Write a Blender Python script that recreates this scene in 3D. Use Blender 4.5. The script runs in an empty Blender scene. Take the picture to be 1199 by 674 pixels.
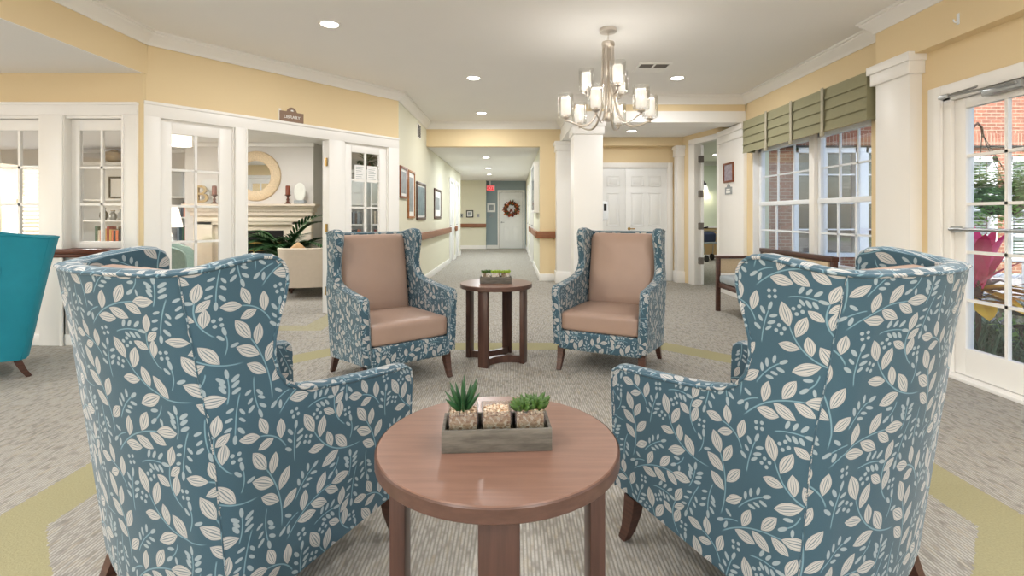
import bpy, bmesh, math, random
from mathutils import Vector, Matrix
random.seed(7)
S = bpy.context.scene
COL = S.collection
PI = math.pi
R = math.radians

# ------------------------------------------------------------------ helpers
def lin(c):
    c = c / 255.0
    return c / 12.92 if c <= 0.04045 else ((c + 0.055) / 1.055) ** 2.4

def rgb(r, g, b, a=1.0):
    return (lin(r), lin(g), lin(b), a)

class MB:
    """Collects shapes in a bmesh; build() links them as one mesh object."""
    def __init__(self):
        self.bm = bmesh.new()
        self.uv = None

    def _xf(self, verts, m):
        if m is not None:
            for v in verts:
                v.co = m @ v.co
        return verts

    def box(self, x0, x1, y0, y1, z0, z1, m=None, bev=0.0, seg=2):
        r = bmesh.ops.create_cube(self.bm, size=1.0)
        vs = r['verts']
        c = Vector(((x0 + x1) / 2, (y0 + y1) / 2, (z0 + z1) / 2))
        s = Vector((abs(x1 - x0), abs(y1 - y0), abs(z1 - z0)))
        for v in vs:
            v.co = Vector((v.co.x * s.x, v.co.y * s.y, v.co.z * s.z)) + c
        if bev > 0:
            es = set()
            for v in vs:
                es.update(v.link_edges)
            r2 = bmesh.ops.bevel(self.bm, geom=list(es), offset=min(bev, min(s) * 0.49), segments=seg, affect='EDGES', profile=0.5)
            allv = set(r2['verts'])
            for f in r2['faces']:
                allv.update(f.verts)
            for v in list(allv):
                for f in v.link_faces:
                    allv.update(f.verts)
            vs = list(allv)
        self._xf(vs, m)
        return self

    def rbox(self, cx, cy, cz, hx, hy, hz, r, puff=0.0, cuts=9, m=None):
        """soft cushion: rounded box with a puffed top"""
        tmp = bmesh.new()
        bmesh.ops.create_cube(tmp, size=2.0)
        bmesh.ops.subdivide_edges(tmp, edges=tmp.edges[:], cuts=cuts, use_grid_fill=True)
        vs = tmp.verts[:]
        H = Vector((hx, hy, hz))
        for v in vs:
            p0 = v.co.copy()
            p = Vector((p0[i] * H[i] for i in range(3)))
            q = Vector((max(-(H[i] - r), min(H[i] - r, p[i])) for i in range(3)))
            d = p - q
            if d.length > 1e-9:
                d = d.normalized() * r
            p = q + d
            if puff:
                k = (1 - min(1, abs(p0.x)) ** 2) * (1 - min(1, abs(p0.y)) ** 2)
                if p.z > 0:
                    p.z += puff * k
            v.co = p + Vector((cx, cy, cz))
        mp = {v: self.bm.verts.new(m @ v.co if m is not None else v.co) for v in vs}
        for fc in tmp.faces: self.bm.faces.new([mp[v] for v in fc.verts])
        tmp.free()
        return self

    def tube(self, pts, rad, seg=8, caps=True, m=None, flat=1.0, rot=0.0):
        pts = [Vector(p) for p in pts]
        n = len(pts)
        if not isinstance(rad, (list, tuple)):
            rad = [rad] * n
        t0 = (pts[1] - pts[0]).normalized()
        ref = Vector((0, 0, 1)) if abs(t0.z) < 0.9 else Vector((1, 0, 0))
        u = (ref - t0 * ref.dot(t0)).normalized()
        rings = []
        for i in range(n):
            if i == 0: t = pts[1] - pts[0]
            elif i == n - 1: t = pts[-1] - pts[-2]
            else: t = (pts[i + 1] - pts[i]).normalized() + (pts[i] - pts[i - 1]).normalized()
            if t.length < 1e-9: t = t0
            t = t.normalized()
            u = (u - t * u.dot(t))
            u = u.normalized() if u.length > 1e-9 else t.orthogonal().normalized()
            w = t.cross(u)
            ring = []
            for k in range(seg):
                a = 2 * PI * k / seg + rot
                p = pts[i] + (u * math.cos(a) + w * math.sin(a) * flat) * rad[i]
                if m is not None: p = m @ p
                ring.append(self.bm.verts.new(p))
            rings.append(ring)
        for i in range(n - 1):
            for k in range(seg):
                self.bm.faces.new((rings[i][k], rings[i][(k + 1) % seg], rings[i + 1][(k + 1) % seg], rings[i + 1][k]))
        if caps:
            self.bm.faces.new(list(reversed(rings[0])))
            self.bm.faces.new(rings[-1])
        return self

    def lathe(self, prof, seg=24, m=None, cap=True):
        """prof: list of (r, z) from bottom to top"""
        rings = []
        for (r, z) in prof:
            ring = []
            for k in range(seg):
                a = 2 * PI * k / seg
                p = Vector((r * math.cos(a), r * math.sin(a), z))
                if m is not None: p = m @ p
                ring.append(self.bm.verts.new(p))
            rings.append(ring)
        for i in range(len(prof) - 1):
            for k in range(seg):
                self.bm.faces.new((rings[i][k], rings[i][(k + 1) % seg], rings[i + 1][(k + 1) % seg], rings[i + 1][k]))
        if cap:
            self.bm.faces.new(list(reversed(rings[0])))
            self.bm.faces.new(rings[-1])
        return self

    def prism(self, poly, z0, z1, m=None):
        """poly in xy, extruded z0..z1"""
        lo = []; hi = []
        for (x, y) in poly:
            a = Vector((x, y, z0)); b = Vector((x, y, z1))
            if m is not None: a = m @ a; b = m @ b
            lo.append(self.bm.verts.new(a)); hi.append(self.bm.verts.new(b))
        n = len(poly)
        self.bm.faces.new(list(reversed(lo))); self.bm.faces.new(hi)
        for i in range(n):
            j = (i + 1) % n
            self.bm.faces.new((lo[i], lo[j], hi[j], hi[i]))
        return self

    def quad(self, a, b, c, d):
        self.bm.faces.new([self.bm.verts.new(Vector(p)) for p in (a, b, c, d)])
        return self

    def blade(self, base, dirv, length, width, droop=0.3, seg=5, fold=0.15, thick=0.0, up=Vector((0, 0, 1)), wprof=None):
        """one leaf: a folded strip that bends down along its length"""
        d = Vector(dirv).normalized()
        p = Vector(base)
        side = d.cross(up)
        if side.length < 1e-4: side = d.cross(Vector((1, 0.3, 0)))
        side.normalize()
        rows = []
        for i in range(seg + 1):
            t = i / seg
            w = width * (wprof(t) if wprof else (math.sin(PI * min(1, (t * 0.88 + 0.12))) ** 0.8))
            nrm = side.cross(d).normalized()
            c = p
            rows.append([self.bm.verts.new(c - side * w + nrm * w * fold),
                         self.bm.verts.new(c - nrm * thick),
                         self.bm.verts.new(c + side * w + nrm * w * fold)])
            d = (d - up * (droop / seg)).normalized()
            p = p + d * (length / seg)
        for i in range(seg):
            a, b = rows[i], rows[i + 1]
            self.bm.faces.new((a[0], a[1], b[1], b[0]))
            self.bm.faces.new((a[1], a[2], b[2], b[1]))
        return self

    def build(self, name, mat, parent=None, smooth=None, m=None, solid=0.0):
        bmesh.ops.recalc_face_normals(self.bm, faces=self.bm.faces) if solid == 0 else None
        me = bpy.data.meshes.new(name)
        self.bm.to_mesh(me); self.bm.free()
        return link(name, me, mat, parent, smooth, m)

def link(name, me, mat, parent=None, smooth=None, m=None):
    if isinstance(mat, (list, tuple)):
        for k in mat: me.materials.append(k)
    else:
        me.materials.append(mat)
    if smooth is not None:
        me.polygons.foreach_set('use_smooth', [True] * len(me.polygons))
        if smooth < 179:
            me.set_sharp_from_angle(angle=R(smooth))
    o = bpy.data.objects.new(name, me)
    COL.objects.link(o)
    if m is not None: o.matrix_world = m
    if parent is not None: o.parent = parent
    return o

def thing(name, label, cat, loc=(0, 0, 0), rz=0.0, group=None):
    o = bpy.data.objects.new(name, None)
    o.empty_display_size = 0.1
    COL.objects.link(o)
    o.location = loc; o.rotation_euler = (0, 0, rz)
    return tag(o, label, cat, group)

def tag(o, label, cat, group=None):
    o['label'] = label; o['category'] = cat
    if group: o['group'] = group
    return o

def struct(o):
    o['kind'] = 'structure'
    return o

def sroot(name, loc=(0, 0, 0), rz=0.0):
    o = bpy.data.objects.new(name, None)
    COL.objects.link(o); o.location = loc; o.rotation_euler = (0, 0, rz)
    return struct(o)

def dup(root, loc, rz, label, group=None):
    r = root.copy(); COL.objects.link(r)
    r.location = loc; r.rotation_euler = (0, 0, rz)
    r['label'] = label
    if group: r['group'] = group
    for ch in list(root.children):
        c = ch.copy(); COL.objects.link(c); c.parent = r
        for g in list(ch.children):
            d = g.copy(); COL.objects.link(d); d.parent = c
    return r

def frame(x, y, z=0, deg=0):
    return Matrix.Translation((x, y, z)) @ Matrix.Rotation(R(deg), 4, 'Z')

def text_mesh(name, body, size, mat, parent, m, depth=0.001):
    cu = bpy.data.curves.new(name, 'FONT')
    cu.body = body; cu.size = size; cu.align_x = 'CENTER'; cu.align_y = 'CENTER'; cu.extrude = depth
    tmp = bpy.data.objects.new(name + '_tmp', cu)
    COL.objects.link(tmp)
    dg = bpy.context.evaluated_depsgraph_get()
    me = bpy.data.meshes.new_from_object(tmp.evaluated_get(dg))
    bpy.data.objects.remove(tmp); bpy.data.curves.remove(cu)
    me.name = name
    me.transform(m)
    me.materials.clear()
    return link(name, me, mat, parent)

# wall-mounted text: local frame x right, z up, facing -y
TXT = Matrix.Rotation(R(90), 4, 'X')

# ------------------------------------------------------------------ materials
class NT:
    def __init__(self, name):
        self.m = bpy.data.materials.new(name)
        self.m.use_nodes = True
        self.t = self.m.node_tree
        self.b = self.t.nodes['Principled BSDF']
    def n(self, typ, **kw):
        nd = self.t.nodes.new(typ)
        for k, v in kw.items(): setattr(nd, k, v)
        return nd
    def l(self, a, b): self.t.links.new(a, b)
    def math(self, op, a, b=None, c=None):
        nd = self.n('ShaderNodeMath', operation=op)
        for i, v in enumerate((a, b, c)):
            if v is None: continue
            if isinstance(v, (int, float)): nd.inputs[i].default_value = v
            else: self.l(v, nd.inputs[i])
        return nd.outputs[0]
    def mix(self, f, a, b):
        nd = self.n('ShaderNodeMix', data_type='RGBA')
        for sock, v in ((nd.inputs[0], f), (nd.inputs[6], a), (nd.inputs[7], b)):
            if isinstance(v, (int, float)): sock.default_value = v
            elif isinstance(v, tuple): sock.default_value = v
            else: self.l(v, sock)
        return nd.outputs[2]
    def noise(self, vec, scale, detail=3, rough=0.5, out=0):
        nd = self.n('ShaderNodeTexNoise')
        nd.inputs['Scale'].default_value = scale
        nd.inputs['Detail'].default_value = detail
        nd.inputs['Roughness'].default_value = rough
        if vec is not None: self.l(vec, nd.inputs['Vector'])
        return nd.outputs[out]
    def coord(self, kind='Object'):
        return self.n('ShaderNodeTexCoord').outputs[kind]
    def mapping(self, vec, scale=(1, 1, 1), rot=(0, 0, 0), loc=(0, 0, 0)):
        nd = self.n('ShaderNodeMapping')
        nd.inputs['Scale'].default_value = scale
        nd.inputs['Rotation'].default_value = rot
        nd.inputs['Location'].default_value = loc
        self.l(vec, nd.inputs['Vector'])
        return nd.outputs[0]
    def bump(self, h, strength=0.3, dist=0.01):
        nd = self.n('ShaderNodeBump')
        nd.inputs['Strength'].default_value = strength
        nd.inputs['Distance'].default_value = dist
        self.l(h, nd.inputs['Height'])
        self.l(nd.outputs[0], self.b.inputs['Normal'])
    def ramp(self, f, lo, hi):
        nd = self.n('ShaderNodeMapRange', interpolation_type='SMOOTHSTEP')
        self.l(f, nd.inputs[0])
        nd.inputs[1].default_value = lo; nd.inputs[2].default_value = hi
        return nd.outputs[0]

def plain(name, col, rough=0.5, metal=0.0, var=0.06, scale=6, bump=0.0, bscale=60, emit=None, es=0.0, spec=None):
    k = NT(name)
    c = k.coord()
    nz = k.noise(c, scale)
    dark = tuple(x * (1 - var) for x in col[:3]) + (1,)
    lite = tuple(min(1, x * (1 + var)) for x in col[:3]) + (1,)
    k.l(k.mix(nz, dark, lite), k.b.inputs['Base Color'])
    k.b.inputs['Roughness'].default_value = rough
    k.b.inputs['Metallic'].default_value = metal
    if spec is not None: k.b.inputs['Specular IOR Level'].default_value = spec
    if bump: k.bump(k.noise(c, bscale, 4), bump, 0.005)
    if emit:
        k.b.inputs['Emission Color'].default_value = emit
        k.b.inputs['Emission Strength'].default_value = es
    return k.m

def wood(name, col, col2, rough=0.4, scale=(3, 3, 40), bump=0.05):
    k = NT(name)
    c = k.mapping(k.coord(), scale)
    nz = k.noise(c, 2.0, 6, 0.6)
    k.l(k.mix(k.ramp(nz, 0.3, 0.7), col, col2), k.b.inputs['Base Color'])
    k.b.inputs['Roughness'].default_value = rough
    k.bump(nz, bump, 0.003)
    return k.m

def glass_mat(name, tint=(1, 1, 1, 1), refl=0.09, rough=0.02):
    k = NT(name)
    t = k.t
    t.nodes.remove(k.b)
    tr = k.n('ShaderNodeBsdfTransparent'); tr.inputs[0].default_value = tint
    gl = k.n('ShaderNodeBsdfGlossy'); gl.inputs['Roughness'].default_value = rough
    lw = k.n('ShaderNodeLayerWeight'); lw.inputs[0].default_value = 0.25
    f = k.math('MULTIPLY_ADD', lw.outputs['Facing'], 0.35, refl * 0.5)
    mx = k.n('ShaderNodeMixShader')
    k.l(f, mx.inputs[0]); k.l(tr.outputs[0], mx.inputs[1]); k.l(gl.outputs[0], mx.inputs[2])
    k.l(mx.outputs[0], t.nodes['Material Output'].inputs[0])
    return k.m

def brick_mat(name, c1, c2, mortar, swap=True, scale=1.0, soldier=False):
    k = NT(name)
    sp = k.n('ShaderNodeSeparateXYZ'); k.l(k.coord(), sp.inputs[0])
    cb = k.n('ShaderNodeCombineXYZ')
    s = k.math('ADD', sp.outputs[0], sp.outputs[1])
    if soldier:
        k.l(sp.outputs[2], cb.inputs[0]); k.l(s, cb.inputs[1])
    else:
        k.l(s, cb.inputs[0]); k.l(sp.outputs[2], cb.inputs[1])
    bt = k.n('ShaderNodeTexBrick')
    bt.inputs['Color1'].default_value = c1; bt.inputs['Color2'].default_value = c2; bt.inputs['Mortar'].default_value = mortar
    bt.inputs['Scale'].default_value = 1.0
    bt.inputs['Brick Width'].default_value = 0.215 * scale; bt.inputs['Row Height'].default_value = 0.075 * scale
    bt.inputs['Mortar Size'].default_value = 0.008 * scale
    if soldier: bt.offset = 0.0
    k.l(cb.outputs[0], bt.inputs['Vector'])
    nz = k.noise(k.coord(), 8)
    k.l(k.mix(k.math('MULTIPLY', nz, 0.3), bt.outputs[0], mortar), k.b.inputs['Base Color'])
    k.b.inputs['Roughness'].default_value = 0.9
    k.bump(bt.outputs['Fac'], -0.3, 0.01)
    return k.m

def carpet_mat():
    k = NT('carpet')
    sp = k.n('ShaderNodeSeparateXYZ'); k.l(k.coord(), sp.inputs[0])
    X, Y = sp.outputs[0], sp.outputs[1]
    # octagonal band
    ax = k.math('ABSOLUTE', X)
    ay = k.math('ABSOLUTE', k.math('SUBTRACT', Y, 3.0))
    d1 = k.math('SUBTRACT', ax, 1.80)
    d2 = k.math('MULTIPLY', k.math('SUBTRACT', k.math('ADD', ax, ay), 2.86), 0.7071)
    d3 = k.math('SUBTRACT', ay, 1.50)
    d = k.math('MAXIMUM', k.math('MAXIMUM', d1, d2), d3)
    wob = k.math('MULTIPLY', k.math('SUBTRACT', k.noise(k.coord(), 60, 2), 0.5), 0.03)
    d = k.math('ADD', d, wob)
    band = k.math('MULTIPLY', k.math('GREATER_THAN', d, 0.0), k.math('LESS_THAN', d, 0.25))
    # a second, outer band further into the room
    ay2 = k.math('ABSOLUTE', k.math('SUBTRACT', Y, 7.0))
    e = k.math('MAXIMUM', k.math('SUBTRACT', k.math('ABSOLUTE', k.math('ADD', X, 3.4)), 1.15), k.math('SUBTRACT', ay2, 1.5))
    band2 = k.math('MULTIPLY', k.math('GREATER_THAN', e, 0.0), k.math('LESS_THAN', e, 0.25))
    band = k.math('MAXIMUM', band, k.math('MULTIPLY', band2, 0.7))
    # ribs along Y, broken into loops
    row = k.math('MULTIPLY', X, 1 / 0.0135)
    ph = k.math('FRACT', row)
    idx = k.math('FLOOR', row)
    rib = k.math('SINE', k.math('MULTIPLY', ph, PI))
    cb = k.n('ShaderNodeCombineXYZ')
    k.l(k.math('MULTIPLY', idx, 3.17), cb.inputs[0]); k.l(k.math('MULTIPLY', Y, 16.0), cb.inputs[1])
    nz = k.noise(cb.outputs[0], 1.0, 2)
    fine = k.noise(k.coord(), 140, 2)
    ribv = k.math('MULTIPLY', rib, k.ramp(nz, 0.25, 0.6))
    fade = 0.75
    a = k.mix(k.math('MULTIPLY', ribv, fade), rgb(136, 132, 124), rgb(202, 198, 190))
    hue = k.noise(k.mapping(k.coord(), (1, 0.25, 1)), 45, 2)
    a = k.mix(k.math('MULTIPLY', k.ramp(hue, 0.5, 0.75), 0.4), a, rgb(178, 164, 138))
    a = k.mix(k.math('MULTIPLY', k.ramp(fine, 0.35, 0.75), 0.4), a, rgb(146, 142, 134))
    o = k.mix(fine, rgb(146, 140, 108), rgb(176, 170, 134))
    c = k.mix(band, a, o)
    k.l(c, k.b.inputs['Base Color'])
    k.b.inputs['Roughness'].default_value = 0.95
    k.b.inputs['Specular IOR Level'].default_value = 0.1
    h = k.mix(band, ribv, fine)
    k.bump(h, 0.35, 0.006)
    return k.m

PATTERN_SEED = 8
def leaf_fabric():
    k = NT('leaf_print_fabric')
    T = 0.36
    uv = k.n('ShaderNodeUVMap').outputs[0]
    U = k.n('ShaderNodeVectorMath', operation='SCALE')
    k.l(uv, U.inputs[0]); U.inputs['Scale'].default_value = 1 / T
    cur = [U.outputs[0], 0]
    acc = {'leaf': None, 'drop': None, 'stem': None, 'str': None}
    def step():
        # every few elements the coordinate is threaded through the running results, so that the
        # renderer evaluates the elements one after another with little memory
        cur[1] += 1
        if cur[1] % 6: return
        for key in ('stem', 'str', 'drop'):
            if acc[key] is not None:
                v = k.n('ShaderNodeVectorMath', operation='MULTIPLY_ADD')
                k.l(acc[key], v.inputs[0]); v.inputs[1].default_value = (1e-9, 1e-9, 1e-9); k.l(cur[0], v.inputs[2])
                cur[0] = v.outputs[0]
    def local(cx, cy, ang, sx, sy):
        step()
        w = k.n('ShaderNodeVectorMath', operation='WRAP')
        k.l(cur[0], w.inputs[0])
        w.inputs[1].default_value = (cx + .5, cy + .5, .5)
        w.inputs[2].default_value = (cx - .5, cy - .5, -.5)
        mp = k.n('ShaderNodeMapping', vector_type='TEXTURE')
        k.l(w.outputs[0], mp.inputs['Vector'])
        mp.inputs['Location'].default_value = (cx, cy, 0)
        mp.inputs['Rotation'].default_value = (0, 0, ang)
        mp.inputs['Scale'].default_value = (sx, sy, 1)
        return mp.outputs[0]
    def put(key, v, op='MINIMUM'):
        acc[key] = v if acc[key] is None else k.math(op, acc[key], v)
    def leaf(cx, cy, ang, hl, hw):
        s = k.n('ShaderNodeSeparateXYZ'); k.l(local(cx, cy, ang, hl, hw), s.inputs[0])
        x2 = k.math('MULTIPLY', s.outputs[0], s.outputs[0])
        ay = k.math('ABSOLUTE', s.outputs[1])
        d = k.math('ADD', x2, ay)
        put('leaf', d)
        r = k.math('DIVIDE', ay, k.math('MAXIMUM', k.math('SUBTRACT', 1.0, x2), 0.05))
        put('str', k.math('MULTIPLY', r, k.math('LESS_THAN', d, 1.0)), 'MAXIMUM')
    def drop(cx, cy, ang, hl, hw):
        ln = k.n('ShaderNodeVectorMath', operation='LENGTH')
        k.l(local(cx, cy, ang, hl, hw), ln.inputs[0])
        put('drop', ln.outputs['Value'])
    def stem(p0, p1, bend, w=0.0052):
        """parabolic stem; returns (point, tangent angle) as a function of t"""
        a = math.atan2(p1[1] - p0[1], p1[0] - p0[0])
        L = math.hypot(p1[0] - p0[0], p1[1] - p0[1]) / 2
        mx, my = (p0[0] + p1[0]) / 2, (p0[1] + p1[1]) / 2
        ax, ay_ = mx - math.sin(a) * bend * L, my + math.cos(a) * bend * L
        s = k.n('ShaderNodeSeparateXYZ'); k.l(local(ax, ay_, a, L, L), s.inputs[0])
        x2 = k.math('MULTIPLY', s.outputs[0], s.outputs[0])
        d = k.math('ABSOLUTE', k.math('MULTIPLY_ADD', x2, bend, s.outputs[1]))
        d = k.math('MAXIMUM', k.math('MULTIPLY', d, L / w), x2)
        put('stem', d)
        def at(t):
            x = -1 + 2 * t
            y = -bend * x * x
            px = ax + (x * math.cos(a) - y * math.sin(a)) * L
            py = ay_ + (x * math.sin(a) + y * math.cos(a)) * L
            return px, py, a + math.atan2(-2 * bend * x, 1)
        return at
    def leafy(at, ts, hl, hw, spread=0.85, tip=True):
        for i, t in enumerate(ts):
            x, y, a = at(t)
            sd = 1 if i % 2 else -1
            aa = a + sd * spread
            f = 1.0 - 0.25 * (i % 3 == 1)
            q = hl * f + 0.012
            leaf((x + math.cos(aa) * q) % 1, (y + math.sin(aa) * q) % 1, aa, hl * f, hw * f)
        if tip:
            x, y, a = at(1.0)
            leaf((x + math.cos(a) * hl) % 1, (y + math.sin(a) * hl) % 1, a, hl, hw)
    def sprig(at, ts, hl=0.036, hw=0.015, spread=0.75, off=0.022):
        for i, t in enumerate(ts):
            x, y, a = at(t)
            aa = a + (1 if i % 2 else -1) * spread
            q = hl + off
            drop((x + math.cos(aa) * q) % 1, (y + math.sin(aa) * q) % 1, aa, hl, hw)
        x, y, a = at(1.0)
        drop((x + math.cos(a) * hl) % 1, (y + math.sin(a) * hl) % 1, a, hl, hw)
    # greedy packing of sprays on the repeating tile (all distances wrap round)
    rnd = random.Random(PATTERN_SEED)
    occ = []
    def td(ax_, ay_, bx, by):
        dx = abs(ax_ - bx) % 1; dy = abs(ay_ - by) % 1
        return math.hypot(min(dx, 1 - dx), min(dy, 1 - dy))
    def curve(p0, ang, L, bend):
        """points and tangents of the parabola used by stem()"""
        p1 = (p0[0] + math.cos(ang) * L, p0[1] + math.sin(ang) * L)
        h = L / 2; mx, my = (p0[0] + p1[0]) / 2, (p0[1] + p1[1]) / 2
        ax, ay_ = mx - math.sin(ang) * bend * h, my + math.cos(ang) * bend * h
        def at(t):
            x = -1 + 2 * t; y = -bend * x * x
            return (ax + (x * math.cos(ang) - y * math.sin(ang)) * h, ay_ + (x * math.sin(ang) + y * math.cos(ang)) * h, ang + math.atan2(-2 * bend * x, 1))
        return p1, at
    def circles(items):
        """each leaf as three circles along its length"""
        out = []
        for (x, y, a, hl, hw) in items:
            for q, f in ((-.55, .7), (0, 1), (.55, .7)):
                out.append((x + math.cos(a) * hl * q, y + math.sin(a) * hl * q, hw * f))
        return out
    def spray_items(at, n, t0, hl, hw, spread, off, both):
        it = []
        for i in range(n):
            t = t0 + (1 - t0) * i / n
            x, y, a = at(t)
            for sd in ((1, -1) if both else ((1 if i % 2 else -1),)):
                aa = a + sd * spread * rnd.uniform(.85, 1.15)
                f = rnd.uniform(.78, 1.05)
                q = hl * f + off
                it.append((x + math.cos(aa) * q, y + math.sin(aa) * q, aa, hl * f, hw * f))
        x, y, a = at(1.0)
        it.append((x + math.cos(a) * hl, y + math.sin(a) * hl, a, hl, hw))
        return it
    def attempt(tries, n, L, t0, hl, hw, spread, off, both, gap, want, dirs=None):
        done = []
        for _ in range(tries):
            if len(done) >= want: break
            p0 = (rnd.random(), rnd.random())
            ang = rnd.uniform(0, 2 * PI) if dirs is None else rnd.choice(dirs) + rnd.uniform(-.35, .35)
            bend = rnd.choice((-1, 1)) * (rnd.uniform(.15, .38) if hw > .03 else rnd.uniform(.05, .2))
            LL = L * rnd.uniform(.85, 1.15)
            p1, at = curve(p0, ang, LL, bend)
            it = spray_items(at, n, t0, hl, hw, spread, off, both)
            cs = circles(it) + [(at(t)[0], at(t)[1], .012) for t in (0, .15, .3, .45, .6, .75, .9)]
            if all(td(c[0], c[1], o[0], o[1]) > c[2] + o[2] + gap for c in cs for o in occ):
                occ.extend(cs); done.append((p0, p1, bend, it))
        return done
    up = (1.3, 2.0, 0.6, 2.6, -1.9)
    for (p0, p1, bend, it) in attempt(6000, 5, .52, .2, .096, .045, .80, .016, False, .006, 3, up):
        stem(p0, p1, bend)
        for (x, y, a, hl, hw) in it: leaf(x % 1, y % 1, a, hl, hw)
    for (p0, p1, bend, it) in attempt(3000, 3, .28, .25, .078, .038, .85, .014, False, .006, 2):
        stem(p0, p1, bend)
        for (x, y, a, hl, hw) in it: leaf(x % 1, y % 1, a, hl, hw)
    for want, n, L, both in ((4, 3, .27, True), (4, 3, .20, True), (3, 2, .14, False)):
        for (p0, p1, bend, it) in attempt(4000, n, L, (.3), .034, .0145, .92, .026, both, .004, want):
            stem(p0, p1, bend, .0045)
            for (x, y, a, hl, hw) in it: drop(x % 1, y % 1, a, hl, hw)
    nb = 0
    for _ in range(6000):
        if nb >= 4: break
        x, y = rnd.random(), rnd.random()
        if all(td(x, y, o[0], o[1]) > .05 + o[2] for o in occ):
            occ.append((x, y, .05)); nb += 1
            for q in range(4):
                a = q * PI / 2 + nb
                drop((x + .032 * math.cos(a)) % 1, (y + .032 * math.sin(a)) % 1, 0, .0145, .0145)
    cloth = k.noise(k.coord('UV'), 900, 2)
    base = k.mix(cloth, rgb(54, 81, 95), rgb(76, 102, 115))
    sm = k.ramp(acc['stem'], 1.25, 0.75)
    c = k.mix(sm, base, rgb(116, 148, 160))
    dm = k.ramp(acc['drop'], 1.1, 0.9)
    c = k.mix(dm, c, rgb(152, 166, 172))
    lm = k.ramp(acc['leaf'], 1.06, 0.94)
    c = k.mix(lm, c, rgb(188, 186, 182))
    wv = k.math('SINE', k.math('MULTIPLY_ADD', acc['str'], 2 * PI * 2.4, 1.0))
    st = k.math('MULTIPLY', k.ramp(wv, 0.35, 0.8), k.math('LESS_THAN', acc['str'], 0.86))
    st = k.math('MULTIPLY', k.math('MULTIPLY', st, 0.85), k.math('LESS_THAN', acc['leaf'], 0.94))
    c = k.mix(st, c, rgb(98, 116, 126))
    k.l(c, k.b.inputs['Base Color'])
    k.b.inputs['Roughness'].default_value = 0.85
    k.b.inputs['Specular IOR Level'].default_value = 0.2
    k.b.inputs['Sheen Weight'].default_value = 0.25
    k.b.inputs['Sheen Roughness'].default_value = 0.4
    k.bump(cloth, 0.12, 0.002)
    return k.m

M = {}
M['leaf_fabric'] = leaf_fabric()
M['carpet'] = carpet_mat()
M['yellow'] = plain('yellow_wall_paint', rgb(229, 208, 167), 0.75, var=0.02, scale=1.5, bump=0.04, bscale=250)
M['hallpaint'] = plain('pale_green_wall_paint', rgb(222, 219, 198), 0.75, var=0.02, scale=1.5, bump=0.04, bscale=250)
M['bluewall'] = plain('slate_blue_wall_paint', rgb(146, 160, 164), 0.7, var=0.03)
M['greywall'] = plain('pale_grey_wall_paint', rgb(214, 210, 204), 0.75, var=0.02)
M['greenwall'] = plain('soft_green_wall_paint', rgb(214, 222, 200), 0.75, var=0.02)
M['tanwain'] = plain('tan_wainscot_paint', rgb(186, 158, 112), 0.7, var=0.03)
M['ceil'] = plain('ceiling_paint', rgb(240, 238, 235), 0.9, var=0.015, scale=2)
M['white'] = plain('white_trim_paint', rgb(240, 238, 234), 0.4, var=0.015, scale=3)
M['whitedoor'] = plain('white_door_paint', rgb(236, 237, 236), 0.4, var=0.015, scale=3)
M['leather'] = plain('taupe_vinyl', rgb(164, 138, 123), 0.42, var=0.05, scale=9, bump=0.08, bscale=220)
M['darkwood'] = wood('dark_walnut', rgb(62, 38, 30), rgb(88, 56, 44), 0.35)
M['tabletop'] = wood('table_laminate', rgb(120, 90, 76), rgb(134, 101, 86), 0.3, (2.2, 30, 2), 0.02)
M['tableedge_shaded'] = wood('table_edge_shaded', rgb(84, 60, 50), rgb(98, 71, 60), 0.35, (10, 10, 30), 0.02)  # edge painted darker than the top to carry its shade
M['tableleg'] = wood('table_leg_laminate', rgb(72, 49, 41), rgb(88, 61, 51), 0.35, (30, 30, 2), 0.02)
M['teal'] = plain('teal_velvet', rgb(16, 128, 146), 0.8, var=0.1, scale=14, bump=0.1, bscale=400)
M['cream'] = plain('cream_upholstery', rgb(214, 200, 182), 0.8, var=0.05, scale=20, bump=0.1, bscale=300)
M['sage'] = plain('sage_upholstery', rgb(150, 170, 158), 0.8, var=0.05, scale=20)
M['rail'] = wood('handrail_wood', rgb(128, 78, 48), rgb(150, 96, 62), 0.4, (3, 3, 40))
M['ledge'] = wood('ledge_wood', rgb(86, 46, 32), rgb(112, 62, 42), 0.35, (2, 20, 20))
M['chrome'] = plain('brushed_nickel', rgb(216, 208, 198), 0.28, 1.0, var=0.03)
M['steel'] = plain('satin_steel', rgb(170, 172, 172), 0.35, 1.0, var=0.05)
M['brass'] = plain('aged_brass', rgb(168, 138, 84), 0.35, 1.0, var=0.06)
M['black'] = plain('black_iron', rgb(26, 26, 28), 0.5, var=0.1)
M['fireblack'] = plain('black_firebox', rgb(24, 22, 21), 0.9, var=0.2)
M['glass'] = glass_mat('window_glass')
M['clearglass'] = glass_mat('clear_lamp_glass', (0.96, 0.96, 0.95, 1), 0.16)
M['jarglass'] = glass_mat('jar_glass', (0.92, 0.93, 0.92, 1), 0.3)
M['ventdark'] = plain('dark_grey_metal', rgb(112, 106, 100), 0.7)  # one plain grey for vent slats and door hinges
M['downlens'] = plain('lit_downlight_lens', rgb(255, 250, 240), 0.4, emit=(1, 0.96, 0.9, 1), es=9.0)
M['lampshade'] = plain('lit_frosted_shade', rgb(250, 246, 240), 0.6, emit=(1, 0.94, 0.86, 1), es=.4)
M['lampfabric'] = plain('lit_lamp_fabric', rgb(240, 232, 220), 0.8, emit=(1, 0.88, 0.72, 1), es=0.9)
M['valance'] = plain('sage_valance_cloth', rgb(146, 143, 113), 0.85, var=0.08, scale=25, bump=0.1, bscale=350)
M['valtape'] = plain('valance_strap_cloth', rgb(176, 170, 150), 0.85, var=0.05)
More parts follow.
